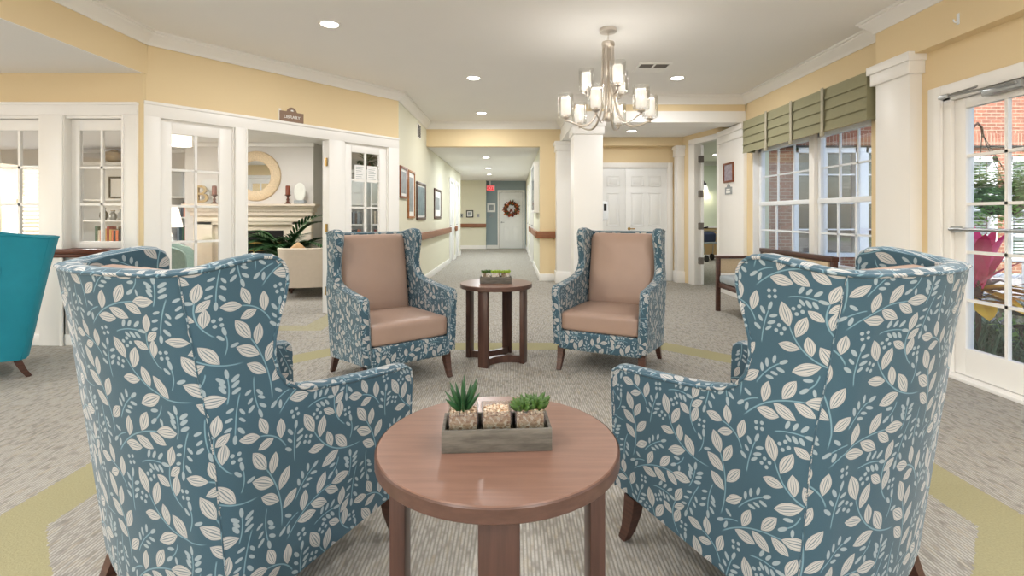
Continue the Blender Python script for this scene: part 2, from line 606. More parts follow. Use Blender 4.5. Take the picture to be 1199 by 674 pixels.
M['traywood'] = wood('grey_weathered_wood', rgb(84, 80, 72), rgb(114, 109, 100), 0.75, (6, 40, 40), 0.15)
M['aloe'] = plain('succulent_green', rgb(38, 80, 44), 0.45, var=0.35, scale=60)
M['rosette'] = plain('rosette_green', rgb(72, 102, 46), 0.45, var=0.3, scale=50)
M['lime'] = plain('lime_rosette_green', rgb(150, 176, 62), 0.5, var=0.3, scale=50)
M['palm'] = plain('palm_green', rgb(48, 86, 46), 0.5, var=0.35, scale=12)
M['fern'] = plain('fern_green', rgb(158, 206, 112), 0.6, var=0.4, scale=9)
M['grass'] = plain('grass_green', rgb(92, 122, 78), 0.8, var=0.45, scale=14)
M['magenta'] = plain('magenta_leaf', rgb(236, 52, 130), 0.5, var=0.3, scale=7)
M['burgundy'] = plain('burgundy_leaf', rgb(110, 30, 62), 0.5, var=0.4, scale=9)
M['amber'] = plain('amber_leaf', rgb(242, 186, 50), 0.5, var=0.25, scale=9)
M['petal'] = plain('white_petal', rgb(222, 222, 212), 0.7, var=0.06, scale=30)
M['mulch'] = plain('garden_soil', rgb(96, 78, 62), 0.95, var=0.4, scale=30, bump=0.4, bscale=60)
M['concrete'] = plain('pale_concrete', rgb(206, 204, 200), 0.9, var=0.06, scale=5)
M['patio'] = plain('grey_patio_paving', rgb(150, 149, 148), 0.9, var=0.06, scale=5)
M['lawn'] = plain('lawn_green', rgb(104, 130, 76), 0.95, var=0.35, scale=30, bump=0.4, bscale=90)
M['brick'] = brick_mat('red_brick', rgb(124, 66, 48), rgb(150, 84, 62), rgb(164, 148, 130))
M['brick2'] = brick_mat('soldier_brick', rgb(124, 66, 48), rgb(148, 82, 60), rgb(164, 148, 130), soldier=True)
M['pvc'] = plain('white_vinyl_frame', rgb(236, 240, 244), 0.35, var=0.01)
M['candle'] = plain('rust_candle_wax', rgb(126, 62, 38), 0.5, var=0.06, scale=20)
M['turnedwood'] = plain('turned_brown_wood', rgb(96, 52, 36), 0.4, var=0.15, scale=30)
M['gold'] = plain('antique_gold', rgb(176, 150, 104), 0.45, 0.5, var=0.25, scale=20)
M['bone'] = plain('bone_mosaic', rgb(216, 194, 160), 0.5, var=0.3, scale=45, bump=0.5, bscale=45)
M['mirror'] = plain('mirror_silver', rgb(235, 238, 238), 0.02, 1.0, var=0.0)
M['paper'] = plain('white_paper', rgb(240, 240, 238), 0.8, var=0.01)
M['signbrown'] = plain('taupe_sign_plastic', rgb(138, 112, 94), 0.5, var=0.04)
M['cushgold'] = plain('tan_cushion_cloth', rgb(196, 160, 118), 0.85, var=0.08)
M['navy'] = plain('navy_cloth', rgb(44, 54, 78), 0.85, var=0.1)
M['greycloth'] = plain('grey_seat_cloth', rgb(160, 168, 172), 0.85, var=0.06, scale=40)
M['weave'] = plain('beige_woven_cloth', rgb(196, 176, 146), 0.85, var=0.2, scale=90, bump=0.2, bscale=150)
M['shadeslats'] = plain('louvre_white', rgb(236, 240, 242), 0.5, var=0.02)
M['exitred'] = plain('exit_sign_face', rgb(206, 40, 48), 0.5, emit=(1.0, 0.08, 0.1, 1), es=0.5)
M['photo_grey'] = plain('photo_print_grey', rgb(150, 156, 158), 0.5, var=0.5, scale=14)
M['photo_land'] = plain('photo_print_landscape', rgb(120, 140, 146), 0.5, var=0.6, scale=9)
M['photo_people'] = plain('photo_print_muted', rgb(158, 150, 160), 0.5, var=0.6, scale=30)
M['screen'] = plain('glossy_grey_panel', rgb(120, 130, 134), 0.12, var=0.05)
# ================================================================== SETTING
CEIL, LOWC, HALLC, VESTC, LIBC = 2.92, 2.52, 2.48, 2.62, 2.45
XR = 3.35           # window wall
XH = -1.58          # hallway wall
AX, AY = -3.44, 4.685
ANG = math.degrees(math.atan2(6.99 - AY, XH - AX))
AL = math.hypot(6.99 - AY, XH - AX)
WA = frame(AX, AY, 0, ANG)          # library partition: x along, y>0 behind
Y0 = -3.0

# floors
f = MB()
f.prism([(-9.6, Y0), (3.5, Y0), (3.5, 19.2), (-9.6, 19.2)], -0.1, 0.0)
f.prism([(3.5, 7.1), (3.62, 7.1), (5.45, 11.0), (6.9, 14.2), (3.5, 14.2)], -0.1, 0.0)
struct(f.build('floor', M['carpet']))

# ceilings
c = MB(); c.box(-3.6, 3.6, Y0 - .15, 9.4, CEIL, CEIL + .12); struct(c.build('ceiling', M['ceil']))
c = MB(); c.box(-9.6, -3.424, Y0 - .15, 4.66, LOWC, LOWC + .06); struct(c.build('ceiling_alcove', M['ceil']))
c = MB(); c.box(-6, XR, 9.4, 19.2, HALLC, HALLC + .4); struct(c.build('ceiling_hall', M['ceil']))
c = MB(); c.box(0.9, 3.5, 7.5, 9.3, VESTC, VESTC + .2); struct(c.build('ceiling_vestibule', M['ceil']))
c = MB(); c.prism([(-9.6, 4.8), (-3.55, 4.8), (-1.73, 7.05), (-1.73, 10.3), (-9.6, 10.3)], LIBC, LIBC + .1); struct(c.build('ceiling_library', M['ceil']))
c = MB(); c.prism([(3.36, 7.6), (3.75, 7.1), (5.6, 11.0), (7.05, 14.3), (2.6, 14.3), (3.05, 9.3)], 2.7, 2.8); struct(c.build('ceiling_side', M['ceil']))

# beam over the opening to the alcove, and front partition of the alcove
w = MB(); w.box(-3.62, -3.42, Y0, AY + .03, LOWC + .004, CEIL); struct(w.build('beam_alcove', M['yellow']))
FW = frame(0, 4.66)
w = MB()
w.box(-9.6, -3.56, 4.66, 4.80, 2.20, LOWC)
w.prism([(-3.56, 4.66), (-3.425, 4.66), (-3.425, 4.70), (-3.53, 4.80), (-3.56, 4.80)], 0, LOWC)
w.box(-9.6, -6.75, 4.665, 4.80, 0, 2.2)
struct(w.build('wall_alcove', M['yellow']))

# library partition: wall above the joinery
w = MB(); w.box(-.02, AL, 0, 0.13, 2.22, CEIL, WA); 
struct(w.build('wall_library', M['yellow']))

# joinery: white frames around the bays
def casing(x0, x1, z0, z1, m, mb, y0=-0.022, y1=0.13):
    mb.box(x0, x1, y0, y1, z0, z1, m, bev=0.004)

j = MB()
for (a, b) in ((0.0, .13), (.80, .925), (1.889, 2.11), (2.78, AL - .005)):
    casing(a, b, 0, 2.14, WA, j)
casing(0, AL - .005, 2.13, 2.27, WA, j)
j.box(.80, .815, -.034, 0, 0, 2.13, WA); j.box(.91, .925, -.034, 0, 0, 2.13, WA)
j.box(0, AL - .005, -.034, 0, 2.245, 2.275, WA, bev=.004)
for (a, b) in ((.13, .80), (2.11, 2.78)):
    j.box(a, b, 0.02, 0.05, 2.105, 2.13, WA)
    j.box(a, a + .012, 0.0, 0.05, 0, 2.13, WA); j.box(b - .012, b, 0.0, 0.05, 0, 2.13, WA)
struct(j.build('trim_library', M['white'], smooth=30))

j = MB()
for (a, b) in ((-4.37, -4.145), (-3.60, -3.465), (-5.15, -4.93), (-5.95, -5.72), (-6.75, -6.52)):
    casing(a, b, 0, 2.14, FW, j)
casing(-9.5, -3.465, 2.13, 2.245, FW, j)
j.box(-9.5, -3.46, -.034, 0, 2.225, 2.25, FW, bev=.004)
j.box(-4.17, -4.145, -.034, 0, 0.0, 2.13, FW); j.box(-3.60, -3.585, -.034, 0, 0, 2.13, FW)
j.box(-9.5, -3.6, 0.01, 0.12, 0, .85, FW)                 # panelled dado under the glazing
for (a, b) in ((-4.145, -3.60), (-4.93, -4.37), (-5.72, -5.15)):
    j.box(a + .05, b - .05, 0.0, 0.012, .17, .74, FW, bev=.004)
    j.box(a, b, 0.0, 0.13, 2.105, 2.13, FW); j.box(a - .002, a + .006, -.02, .13, .85, 2.13, FW); j.box(b - .006, b + .002, -.02, .13, .85, 2.13, FW)
j.box(-9.5, -3.6, -.012, 0.012, 0, .10, FW, bev=.004)
struct(j.build('trim_alcove', M['white'], smooth=30))

# glazed leaf in a wall frame: x0..x1, z0..z1, with glass field and grid
def glazed(name, m, x0, x1, z0, z1, gx0, gx1, gz0, gz1, cols, rows, yc=0.04, th=0.04, mat='white', bar=0.022):
    b = MB()
    a, e = yc - th / 2, yc + th / 2
    b.box(x0, gx0, a, e, z0, z1, m, bev=.003); b.box(gx1, x1, a, e, z0, z1, m, bev=.003)
    b.box(gx0, gx1, a, e, gz1, z1, m, bev=.003); b.box(gx0, gx1, a, e, z0, gz0, m, bev=.003)
    for i in range(1, cols):
        x = gx0 + (gx1 - gx0) * i / cols
        b.box(x - bar / 2, x + bar / 2, yc - .014, yc + .014, gz0, gz1, m)
    for i in range(1, rows):
        z = gz0 + (gz1 - gz0) * i / rows
        b.box(gx0, gx1, yc - .014, yc + .014, z - bar / 2, z + bar / 2, m)
    o = b.build(name, M[mat], smooth=30)
    g = MB(); g.box(gx0, gx1, yc - .003, yc + .003, gz0, gz1, m)
    g.build('glass_pane', M['glass'], o)
    return struct(o)

glazed('door_1', WA, .142, .788, 0.01, 2.105, .235, .665, .235, 2.0, 2, 5)
glazed('door_2', WA, 2.122, 2.768, 0.01, 2.105, 2.23, 2.66, .235, 2.02, 2, 5)
for i, (a, b) in enumerate(((-4.145, -3.60), (-4.93, -4.37), (-5.72, -5.15), (-6.52, -5.95))):
    glazed('window_%d' % (i + 1), FW, a + .006, b - .006, .90, 2.10, a + .085, b - .055, .96, 2.0, 2, 3, yc=.075)
j = MB(); j.box(-9.5, -3.605, -.055, 0.12, .85, .895, FW, bev=.008); j.box(-9.5, -3.605, -.04, 0.0, .815, .85, FW, bev=.006)
struct(j.build('trim_ledge', M['ledge'], smooth=30))
# hinge on the jamb of the library opening, doors folded away inside
h = MB()
for z in (.28, 1.05, 1.86):
    h.box(1.872, 1.889, .01, .05, z - .05, z + .05, WA)
    h.tube([WA @ Vector((1.87, .005, z - .05)), WA @ Vector((1.87, .005, z + .05))], .007)
struct(h.build('trim_hinges', M['brass'], smooth=40))

# library interior shell
w = MB()
w.prism([(-5.6, 8.6), (-3.40, 8.6), (-3.40, 9.5), (-5.6, 9.5)], 0, LIBC)
w.box(-8.1, -5.6, 9.45, 9.6, 0, LIBC); w.box(-3.40, XH - .15, 9.45, 9.6, 0, LIBC)
w.box(-9.6, -8.1, 9.45, 9.6, 0, .8); w.box(-9.6, -8.1, 9.45, 9.6, 2.15, LIBC); w.box(-9.6, -9.3, 9.45, 9.6, .8, 2.15)
w.box(-9.75, -9.6, 4.8, 9.6, 0, 0.8); w.box(-9.75, -9.6, 4.8, 9.6, 2.1, LIBC)
struct(w.build('wall_fireplace', M['greywall']))
j = MB()
for x0, x1, y in ((-5.62, -3.38, 8.6), (-8.1, -5.6, 9.45), (-3.4, XH - .15, 9.45)):
    j.box(x0, x1, y - .05, y, LIBC - .07, LIBC, bev=.01)
struct(j.build('trim_cornice', M['white'], smooth=30))

# louvred shutters at the bright library window
for i, x0 in enumerate((-9.28, -8.70)):
    b = MB(); b.box(x0, x0 + .05, 9.40, 9.44, .82, 2.13); b.box(x0 + .5, x0 + .55, 9.40, 9.44, .82, 2.13); b.box(x0, x0 + .55, 9.40, 9.44, 1.44, 1.52)
    for q in range(17):
        z = .88 + q * .074
        b.bm.verts.ensure_lookup_table()
        b.box(x0 + .05, x0 + .5, -.03, .03, -.004, .004, Matrix.Translation((0, 9.42, z)) @ Matrix.Rotation(R(32), 4, 'X'))
    struct(b.build('window_shutter_%d' % (i + 1), M['shadeslats']))
# hallway wall (left of corridor)
w = MB()
w.prism([(XH, 6.99), (XH, 12.62), (XH - .15, 12.62), (XH - .15, 7.05), (XH - .06, 6.99)], 0, CEIL)
w.box(XH - .15, XH, 12.62, 15.4, 2.09, HALLC); w.box(XH - .15, XH, 13.6, 14.0, 0, 2.1); w.box(XH - .15, XH, 15.0, 15.4, 0, 2.1)
w.box(-6, XH - .15, 15.28, 15.4, 0, HALLC)
struct(w.build('wall_hall_left', M['hallpaint']))
w = MB()
w.box(0.517, 0.66, 9.4, 12.0, 0, HALLC); w.box(0.517, .66, 12.0, 18.4, 2.09, HALLC)
w.box(.517, .66, 12.95, 13.5, 0, 2.1); w.box(.517, .66, 14.5, 15.6, 0, 2.1); w.box(.517, .66, 16.5, 18.4, 0, 2.1)
struct(w.build('wall_hall_right', M['hallpaint']))
# wall across: header over the corridor, yellow pier, vestibule back wall with double doors
w = MB()
w.box(XH, .517, 9.28, 9.40, HALLC, CEIL)
w.box(.517, 1.30, 9.28, 9.40, 0, CEIL)
w.box(1.30, 2.89, 9.28, 9.40, 2.10, CEIL); w.box(2.89, 3.12, 9.28, 9.40, 0, CEIL)
w.box(1.1, 3.12, 9.08, 9.28, 2.47, VESTC)
struct(w.build('wall_hall_front', M['yellow']))
w = MB(); w.box(-6, -.94, 18.2, 18.4, 0, HALLC); struct(w.build('wall_hall_end', M['hallpaint']))
w = MB(); w.box(-.94, .66, 18.42, 18.6, 0, HALLC); w.box(-.945, -.93, 18.2, 18.42, 0, HALLC); struct(w.build('wall_hall_blue', M['bluewall']))

def panel_door(name, m, x0, x1, z1, yf, th=.04, handle=None, six=True, mat='whitedoor'):
    b = MB()
    b.box(x0, x1, yf, yf + th, 0.008, z1, m, bev=.002)
    W = x1 - x0
    px = ((x0 + .13 * W, x0 + .445 * W), (x0 + .555 * W, x1 - .13 * W))
    for (a, e) in px:
        for (p, q) in ((.11, .41), (.485, .785), (.84, .935)) if six else ():
            za, zb = z1 * p, z1 * q
            for s in ((a, e, za, za + .02), (a, e, zb - .02, zb), (a, a + .02, za, zb), (e - .02, e, za, zb)):
                b.box(s[0], s[1], yf - .008, yf, s[2], s[3], m, bev=.003)
            b.box(a + .045, e - .045, yf - .006, yf, za + .045, zb - .045, m, bev=.004)
    o = b.build(name, M[mat], smooth=30)
    if handle:
        hx, d, hm = handle
        k = MB()
        k.lathe([(.028, 0), (.028, .008), (.012, .012), (.012, .05)], 14, m @ Matrix.Translation((hx, yf, .96)) @ Matrix.Rotation(R(90), 4, 'X'))
        k.box(min(hx, hx + d), max(hx, hx + d), yf - .06, yf - .04, .95, .97, m, bev=.006)
        k.build('door_handle', M[hm], o, smooth=40)
    return struct(o)

def door_casing(name, m, x0, x1, z1, w=.09, y0=-.02, y1=.0):
    b = MB()
    b.box(x0 - w, x0, y0, y1, 0, z1 + w, m, bev=.004); b.box(x1, x1 + w, y0, y1, 0, z1 + w, m, bev=.004)
    b.box(x0, x1, y0, y1, z1, z1 + w, m, bev=.004)
    b.box(x0 - .0, x0 + .012, y1, y1 + .06, 0, z1, m); b.box(x1 - .012, x1, y1, y1 + .06, 0, z1, m); b.box(x0, x1, y1, y1 + .06, z1 - .012, z1, m)
    return struct(b.build(name, M['white'], smooth=30))

VB = frame(0, 9.28)
door_casing('trim_double_door', VB, 1.315, 2.875, 2.09)
panel_door('door_3', VB, 1.33, 2.096, 2.075, .012, handle=None)
panel_door('door_4', VB, 2.10, 2.862, 2.075, .012, handle=(2.165, .10, 'brass'))
EB = frame(0, 18.42)
door_casing('trim_end_door', EB, -.46, .40, 2.07, w=.07)
panel_door('door_5', EB, -.445, .385, 2.055, -.03, handle=(-.38, .1, 'steel'))
HL = frame(XH, 0, 0, 90)            # local x = Y
for i, (a, b) in enumerate(((12.72, 13.52), (14.1, 14.9))):
    door_casing('trim_hall_door_%d' % (i + 1), HL, a, b, 2.07, w=.1)
    panel_door('door_%d' % (6 + i), HL, a + .015, b - .015, 2.055, .03, handle=(a + .08, .1, 'steel'))
HR = frame(.517, 0, 0, -90)         # local x = -Y
for i, (a, b) in enumerate(((12.1, 12.9), (13.6, 14.4), (15.7, 16.4))):
    door_casing('trim_hall_door_%d' % (3 + i), HR, -b, -a, 2.07, w=.09)
    panel_door('door_%d' % (8 + i), HR, -b + .015, -a - .015, 2.055, .03, handle=(-b + .08, .1, 'steel'))

# baseboards
b = MB(); b.box(XH, XH + .016, 7.0, 12.6, 0, .13, bev=.005); b.box(XH, XH + .016, 13.63, 13.99, 0, .13); b.box(XH, XH + .016, 15.01, 15.4, 0, .13)
struct(b.build('baseboard_hall_left', M['white'], smooth=30))
b = MB(); b.box(.501, .517, 9.28, 12.0, 0, .13, bev=.005); b.box(.501, .517, 13.0, 13.5, 0, .13); b.box(.501, .517, 14.5, 15.6, 0, .13); b.box(.501, .517, 16.5, 18.4, 0, .13)
b.box(.501, .80, 9.264, 9.28, 0, .13, bev=.005)
struct(b.build('baseboard_hall_right', M['white'], smooth=30))
b = MB(); b.box(-6, -.93, 18.184, 18.2, 0, .13); b.box(-.93, -.53, 18.404, 18.42, 0, .13)
struct(b.build('baseboard_hall_end', M['white'], smooth=30))

# column with capital and the beams it carries
def boxed_post(name, x0, x1, y0, y1, z1, cap=.17, base=.2, lip=.02):
    b = MB()
    b.box(x0, x1, y0, y1, 0, z1 - .0, bev=.003)
    b.box(x0 - lip, x1 + lip, y0 - lip, y1 + lip, z1 - cap, z1 - .06, bev=.003)
    b.box(x0 - lip * 1.8, x1 + lip * 1.8, y0 - lip * 1.8, y1 + lip * 1.8, z1 - .06, z1, bev=.003)
    b.box(x0 - lip, x1 + lip, y0 - lip, y1 + lip, 0, base, bev=.004)
    return struct(b.build(name, M['white'], smooth=30))
boxed_post('column', .885, 1.30, 7.18, 7.60, 2.537)
boxed_post('column_pilaster_hall', .80, 1.08, 9.0, 9.28, 2.537)
boxed_post('column_pilaster_vestibule', 2.97, 3.12, 9.02, 9.20, 2.46, cap=.19)
w = MB()
w.box(.885, XR, 7.2, 7.58, 2.537, 2.70, bev=.003); w.box(.885, 1.26, 7.58, 9.28, 2.537, 2.70, bev=.003)
struct(w.build('beam_lower', M['white']))
w = MB(); w.box(.905, XR, 7.22, 7.56, 2.70, CEIL); w.box(.905, 1.24, 7.56, 9.28, 2.70, CEIL)
struct(w.build('beam_upper', M['yellow']))

# vestibule side wall (slightly angled) with the open tall doorway
P1, P2 = Vector((3.05, 9.2, 0)), Vector((3.35, 8.0, 0))
VS = frame(P1.x, P1.y, 0, math.degrees(math.atan2(P2.y - P1.y, P2.x - P1.x)))   # x toward camera, y>0 outward
SL = (P2 - P1).length
w = MB()
w.box(-.1, .34, 0, .12, 0, 2.7, VS); w.box(.34, 1.24, 0, .12, 2.46, 2.7, VS); w.box(1.13, SL, 0, .12, 0, 2.7, VS)
struct(w.build('wall_vestibule_side', M['yellow']))
b = MB()
b.box(.34, .52, -.02, .13, 0, 2.46, VS, bev=.004); b.box(1.12, 1.24, -.02, .13, 0, 2.46, VS, bev=.004); b.box(.34, 1.24, -.02, .13, 2.44, 2.53, VS, bev=.004)
struct(b.build('trim_side_doorway', M['white'], smooth=30))
# open door leaf seen edge-on, folded back into the side room along the line of sight
hp = VS @ Vector((.54, .10, 0))
DL = frame(hp.x, hp.y, 0, 69.6)
b = MB(); b.box(0, .80, -.042, 0, .01, 2.42, DL, bev=.003)
dl = struct(b.build('door_11', M['whitedoor'], smooth=30))
h = MB()
for z in (.42, 1.02, 1.58, 2.18):
    h.box(-.006, .004, -.042, .03, z - .06, z + .06, DL)
    h.tube([DL @ Vector((-.012, .012, z - .06)), DL @ Vector((-.012, .012, z + .06))], .011)
    h.box(-.01, -.004, .02, .06, z - .055, z + .055, DL)
h.build('hinge', M['ventdark'], dl, smooth=40)
# white panelled pier carrying the small picture
b = MB()
b.box(XR - .05, XR + .1, 7.16, 8.0, 0, 2.5, bev=.003)
b.box(XR - .075, XR, 7.14, 8.0, 2.33, 2.44, bev=.003); b.box(XR - .095, XR, 7.12, 8.0, 2.44, 2.52, bev=.003)
b.box(XR - .07, XR, 7.14, 8.0, 0, .2, bev=.003)
struct(b.build('trim_pier', M['white'], smooth=30))

# side room beyond the doorway
w = MB()
w.box(2.6, 7.0, 14.0, 14.15, 0, 2.7)
w.prism([(3.56, 7.2), (3.66, 7.2), (5.58, 11.0), (6.98, 14.0), (6.86, 14.0), (5.46, 11.0)], 0, 2.7)
w.box(3.35, 3.66, 7.15, 7.25, 0, CEIL)
w.box(2.45, 2.6, 9.3, 14.15, 0, 2.7); w.box(2.45, 3.12, 9.4, 9.5, 0, 2.7)
struct(w.build('wall_side', M['greenwall']))
w = MB(); w.box(2.6, 6.9, 13.97, 14.0, 0, .86); struct(w.build('wall_side_wainscot', M['tanwain']))
w = MB(); w.box(2.6, 6.9, 13.95, 14.0, .86, .91); w.box(2.6, 6.9, 13.955, 14.0, 0, .12); w.box(2.6, 6.9, 13.93, 14.0, 2.6, 2.7)
struct(w.build('trim_side_rail', M['white']))

# window wall (right) and garden-door wall
w = MB()
w.box(XR, XR + .15, 6.95, 7.25, 0, CEIL)
w.box(XR, XR + .15, 4.68, 6.95, 2.12, CEIL); w.box(XR, XR + .15, 4.68, 6.95, 0, .62)
w.box(XR, XR + .15, 4.04, 4.68, 0, CEIL)
w.box(3.30, XR + .15, 3.85, 4.3, 0, CEIL)
w.box(3.30, XR + .15, 2.52, 3.85, 2.10, CEIL); w.box(3.30, XR + .15, 1.2, 2.52, 0, CEIL)
w.box(3.30, XR + .15, 1.2, -1.6, 2.2, CEIL); w.box(3.30, XR + .15, 1.2, -1.6, 0, .5); w.box(3.30, XR + .15, Y0, -1.6, 0, CEIL)  # unseen open window bay, added to let light in
struct(w.build('wall_right', M['yellow']))
w = MB(); w.box(3.2, 3.31, Y0, 4.42, 2.49, CEIL, bev=.002); struct(w.build('beam_right', M['yellow']))
b = MB()
b.box(3.2, XR, 4.04, 4.42, 0, 2.46, bev=.003)
b.box(3.17, XR, 4.01, 4.45, 2.34, 2.45, bev=.003); b.box(3.15, XR, 3.99, 4.47, 2.44, 2.51, bev=.003); b.box(3.18, XR, 4.02, 4.44, 0, .2, bev=.003)
struct(b.build('column_pilaster_right', M['white'], smooth=30))
b = MB(); b.box(XR - .016, XR, 4.45, 7.14, 0, .13, bev=.004); b.box(3.284, 3.30, 1.2, 2.4, 0, .13)
struct(b.build('baseboard_right', M['white'], smooth=30))

# crown moulding, profile swept along ceiling edges
def crown(mb, p0, p1, nx, ny, s0=0.0, s1=0.0):
    """runs p0->p1 at the ceiling; (nx,ny) points into the room; s0/s1 = mitre slope at each end"""
    prof = [(0, 0), (.012, 0), (.02, .022), (.03, .03), (.062, .068), (.085, .085), (.09, .1), (.105, .102), (.105, .122), (0, .122)]
    p0 = Vector(p0 + (CEIL - .122,)); p1 = Vector(p1 + (CEIL - .122,))
    t = (p1 - p0).normalized(); n = Vector((nx, ny, 0)).normalized()
    A = []; B_ = []
    for (d, z) in prof:
        A.append(mb.bm.verts.new(p0 + n * d + t * (d * s0) + Vector((0, 0, z))))
        B_.append(mb.bm.verts.new(p1 + n * d - t * (d * s1) + Vector((0, 0, z))))
    k = len(prof)
    for i in range(k):
        q = (i + 1) % k
        mb.bm.faces.new((A[i], A[q], B_[q], B_[i]))
    mb.bm.faces.new(A); mb.bm.faces.new(list(reversed(B_)))
b = MB()
ua = Vector((XH - AX, 6.99 - AY)).normalized(); na = (ua.y, -ua.x)
def mitre(deg): return math.tan(R(deg) / 2)
crown(b, (-3.42, Y0), (-3.42, AY + .02), 1, 0, 0, -mitre(ANG - 90) * 1 if False else mitre(90 - ANG) * -1)
crown(b, (AX + .01, AY + .0), (XH, 6.99), na[0], na[1], -mitre(90 - ANG), -mitre(90 - ANG))
crown(b, (XH, 6.99), (XH, 9.28), 1, 0, -mitre(90 - ANG), 1)
crown(b, (XH, 9.28), (.905, 9.28), 0, -1, 1, 1)
crown(b, (.905, 9.28), (.905, 7.22), -1, 0, 1, -1)
crown(b, (.905, 7.22), (XR, 7.22), 0, -1, -1, 1)
crown(b, (XR, 7.22), (XR, 4.42), -1, 0, 1, 0)
crown(b, (3.2, 4.42), (3.2, Y0), -1, 0, -1, 0)
crown(b, (XR, 4.42), (3.2, 4.42), 0, 1, 0, -1)
struct(b.build('trim_crown', M['white'], smooth=35))

# garden door (frame, closer, leaf)
GD = frame(XR, 0, 0, -90)           # local x = -Y, y = +X
b = MB()
b.box(-3.96, -3.84, -.075, -.05, 0, 2.19, GD, bev=.006); b.box(-2.53, -2.41, -.075, -.05, 0, 2.19, GD, bev=.006); b.box(-3.84, -2.53, -.075, -.05, 2.09, 2.19, GD, bev=.006)
b.box(-3.85, -3.78, -.05, .13, 0, 2.12, GD, bev=.004); b.box(-2.59, -2.52, -.05, .13, 0, 2.12, GD, bev=.004); b.box(-3.85, -2.52, -.05, .13, 2.07, 2.12, GD, bev=.004)
b.box(-3.85, -2.52, -.11, .15, 0, .025, GD, bev=.004)
struct(b.build('trim_garden_door', M['white'], smooth=30))
gd = glazed('door_12', GD, -3.775, -2.60, .03, 2.065, -3.685, -2.80, .23, 1.99, 3, 5, yc=.0, th=.045, bar=.022)
b = MB(); b.tube([GD @ Vector((-3.76, -.075, 1.10)), GD @ Vector((-2.62, -.075, 1.10))], .013)
for x in (-3.73, -2.66): b.box(x - .02, x + .02, -.075, -.02, 1.08, 1.12, GD)
b.build('push_bar', M['steel'], gd, smooth=40)
b = MB()
b.box(-3.50, -3.22, -.085, -.022, 2.03, 2.085, GD, bev=.008)
b.tube([GD @ Vector((-3.24, -.10, 2.06)), GD @ Vector((-3.70, -.17, 2.075))], .009)
b.tube([GD @ Vector((-3.70, -.17, 2.075)), GD @ Vector((-3.52, -.06, 2.115))], .008)
b.box(-3.74, -3.66, -.18, -.155, 2.06, 2.09, GD, bev=.004)
b.build('door_closer', M['steel'], gd, smooth=40)

# pair of sash windows
SW = frame(XR, 0, 0, -90)
def sash_window(name, y0, y1, cols):
    x0, x1 = -y1, -y0
    b = MB()
    a, e = .07, .13
    b.box(x0, x0 + .05, a, e, .62, 2.12, SW, bev=.004); b.box(x1 - .05, x1, a, e, .62, 2.12, SW, bev=.004)
    b.box(x0, x1, a, e, 2.07, 2.12, SW, bev=.004); b.box(x0, x1, a, e, .62, .68, SW, bev=.004)
    b.box(x0, x1, a - .005, e, 1.335, 1.39, SW, bev=.004)
    gx0, gx1 = x0 + .05, x1 - .05
    for (za, zb, yy) in ((.68, 1.335, .09), (1.39, 2.07, .11)):
        for i in range(1, cols):
            x = gx0 + (gx1 - gx0) * i / cols
            b.box(x - .01, x + .01, yy - .01, yy + .01, za, zb, SW)
        z = (za + zb) / 2
        b.box(gx0, gx1, yy - .01, yy + .01, z - .01, z + .01, SW)
    o = b.build(name, M['pvc'], smooth=30)
    g = MB(); g.box(gx0, gx1, .097, .103, .68, 2.07, SW); g.build('glass_pane', M['glass'], o)
    return struct(o)
sash_window('window_5', 5.72, 6.95, 3)
sash_window('window_6', 4.68, 5.62, 3)
b = MB()
b.box(-5.72, -5.62, .03, .13, .62, 2.12, SW, bev=.004)
b.box(-6.99, -4.64, -.05, .08, .58, .62, SW, bev=.006)
b.box(-6.965, -6.945, -.012, .08, .62, 2.12, SW, bev=.003)
struct(b.build('trim_window_right', M['white'], smooth=30))

# walls behind the camera; unglazed bays added in back to let daylight in
w = MB()
w.box(-9.6, 3.5, Y0 - .15, Y0, 0, .25); w.box(-9.6, 3.5, Y0 - .15, Y0, 2.4, CEIL)
for x in (-9.6, -6.0, -3.6, -1.2, 1.1, 3.2): w.box(x, x + .3, Y0 - .15, Y0, .25, 2.4)
struct(w.build('wall_back', M['yellow']))
w = MB(); w.box(-9.75, -9.6, Y0, -1.2, 0, LOWC); w.box(-9.75, -9.6, 3.6, 4.8, 0, LOWC); w.box(-9.75, -9.6, -1.2, 3.6, 2.2, LOWC); w.box(-9.75, -9.6, -1.2, 3.6, 0, .4)
struct(w.build('wall_left', M['yellow']))

# ------------------------------------------------------------------ outdoors
g = MB(); g.prism([(3.5, -6), (30, -6), (30, 30), (3.5, 30)], -.25, -.06); struct(g.build('ground', M['lawn']))
g = MB(); g.prism([(5.6, -6), (16, -6), (16, 10.6), (5.6, 10.6)], -.06, -.03); struct(g.build('path_patio', M['patio']))
w = MB()
EX = frame(0, 11)
wins = [(6.17, 7.60, .3, 2.70), (7.70, 8.25, .3, 2.70), (8.45, 9.35, .2, 2.50), (9.6, 10.6, .2, 2.50), (10.85, 11.85, .2, 2.50), (12.6, 13.6, .4, 2.5)]
xs_ = 5.6
for (a, b, z0, z1) in wins:
    w.box(xs_, a, 11, 11.3, -.1, 2.72); w.box(a, b, 11, 11.3, -.1, z0); w.box(a, b, 11, 11.3, z1, 2.72)
    xs_ = b
w.box(xs_, 18, 11, 11.3, -.1, 2.72); w.box(5.6, 18, 11, 11.3, 3.0, 5.2)
struct(w.build('exterior_wall', M['brick']))
w = MB(); w.box(5.6, 18, 10.98, 11.3, 2.72, 3.0); struct(w.build('exterior_wall_soldier_course', M['brick2']))
w = MB(); w.box(5.6, 18, 10.93, 11.0, 2.69, 2.73); struct(w.build('exterior_wall_lintel', M['black']))
w = MB(); w.box(5.6, 18, 12.6, 12.7, -.1, 3.0); struct(w.build('exterior_wall_backdrop', plain('dim_interior', rgb(56, 58, 54), 0.9)))  # dark backdrop; the gloom of the rooms behind is put into its colour
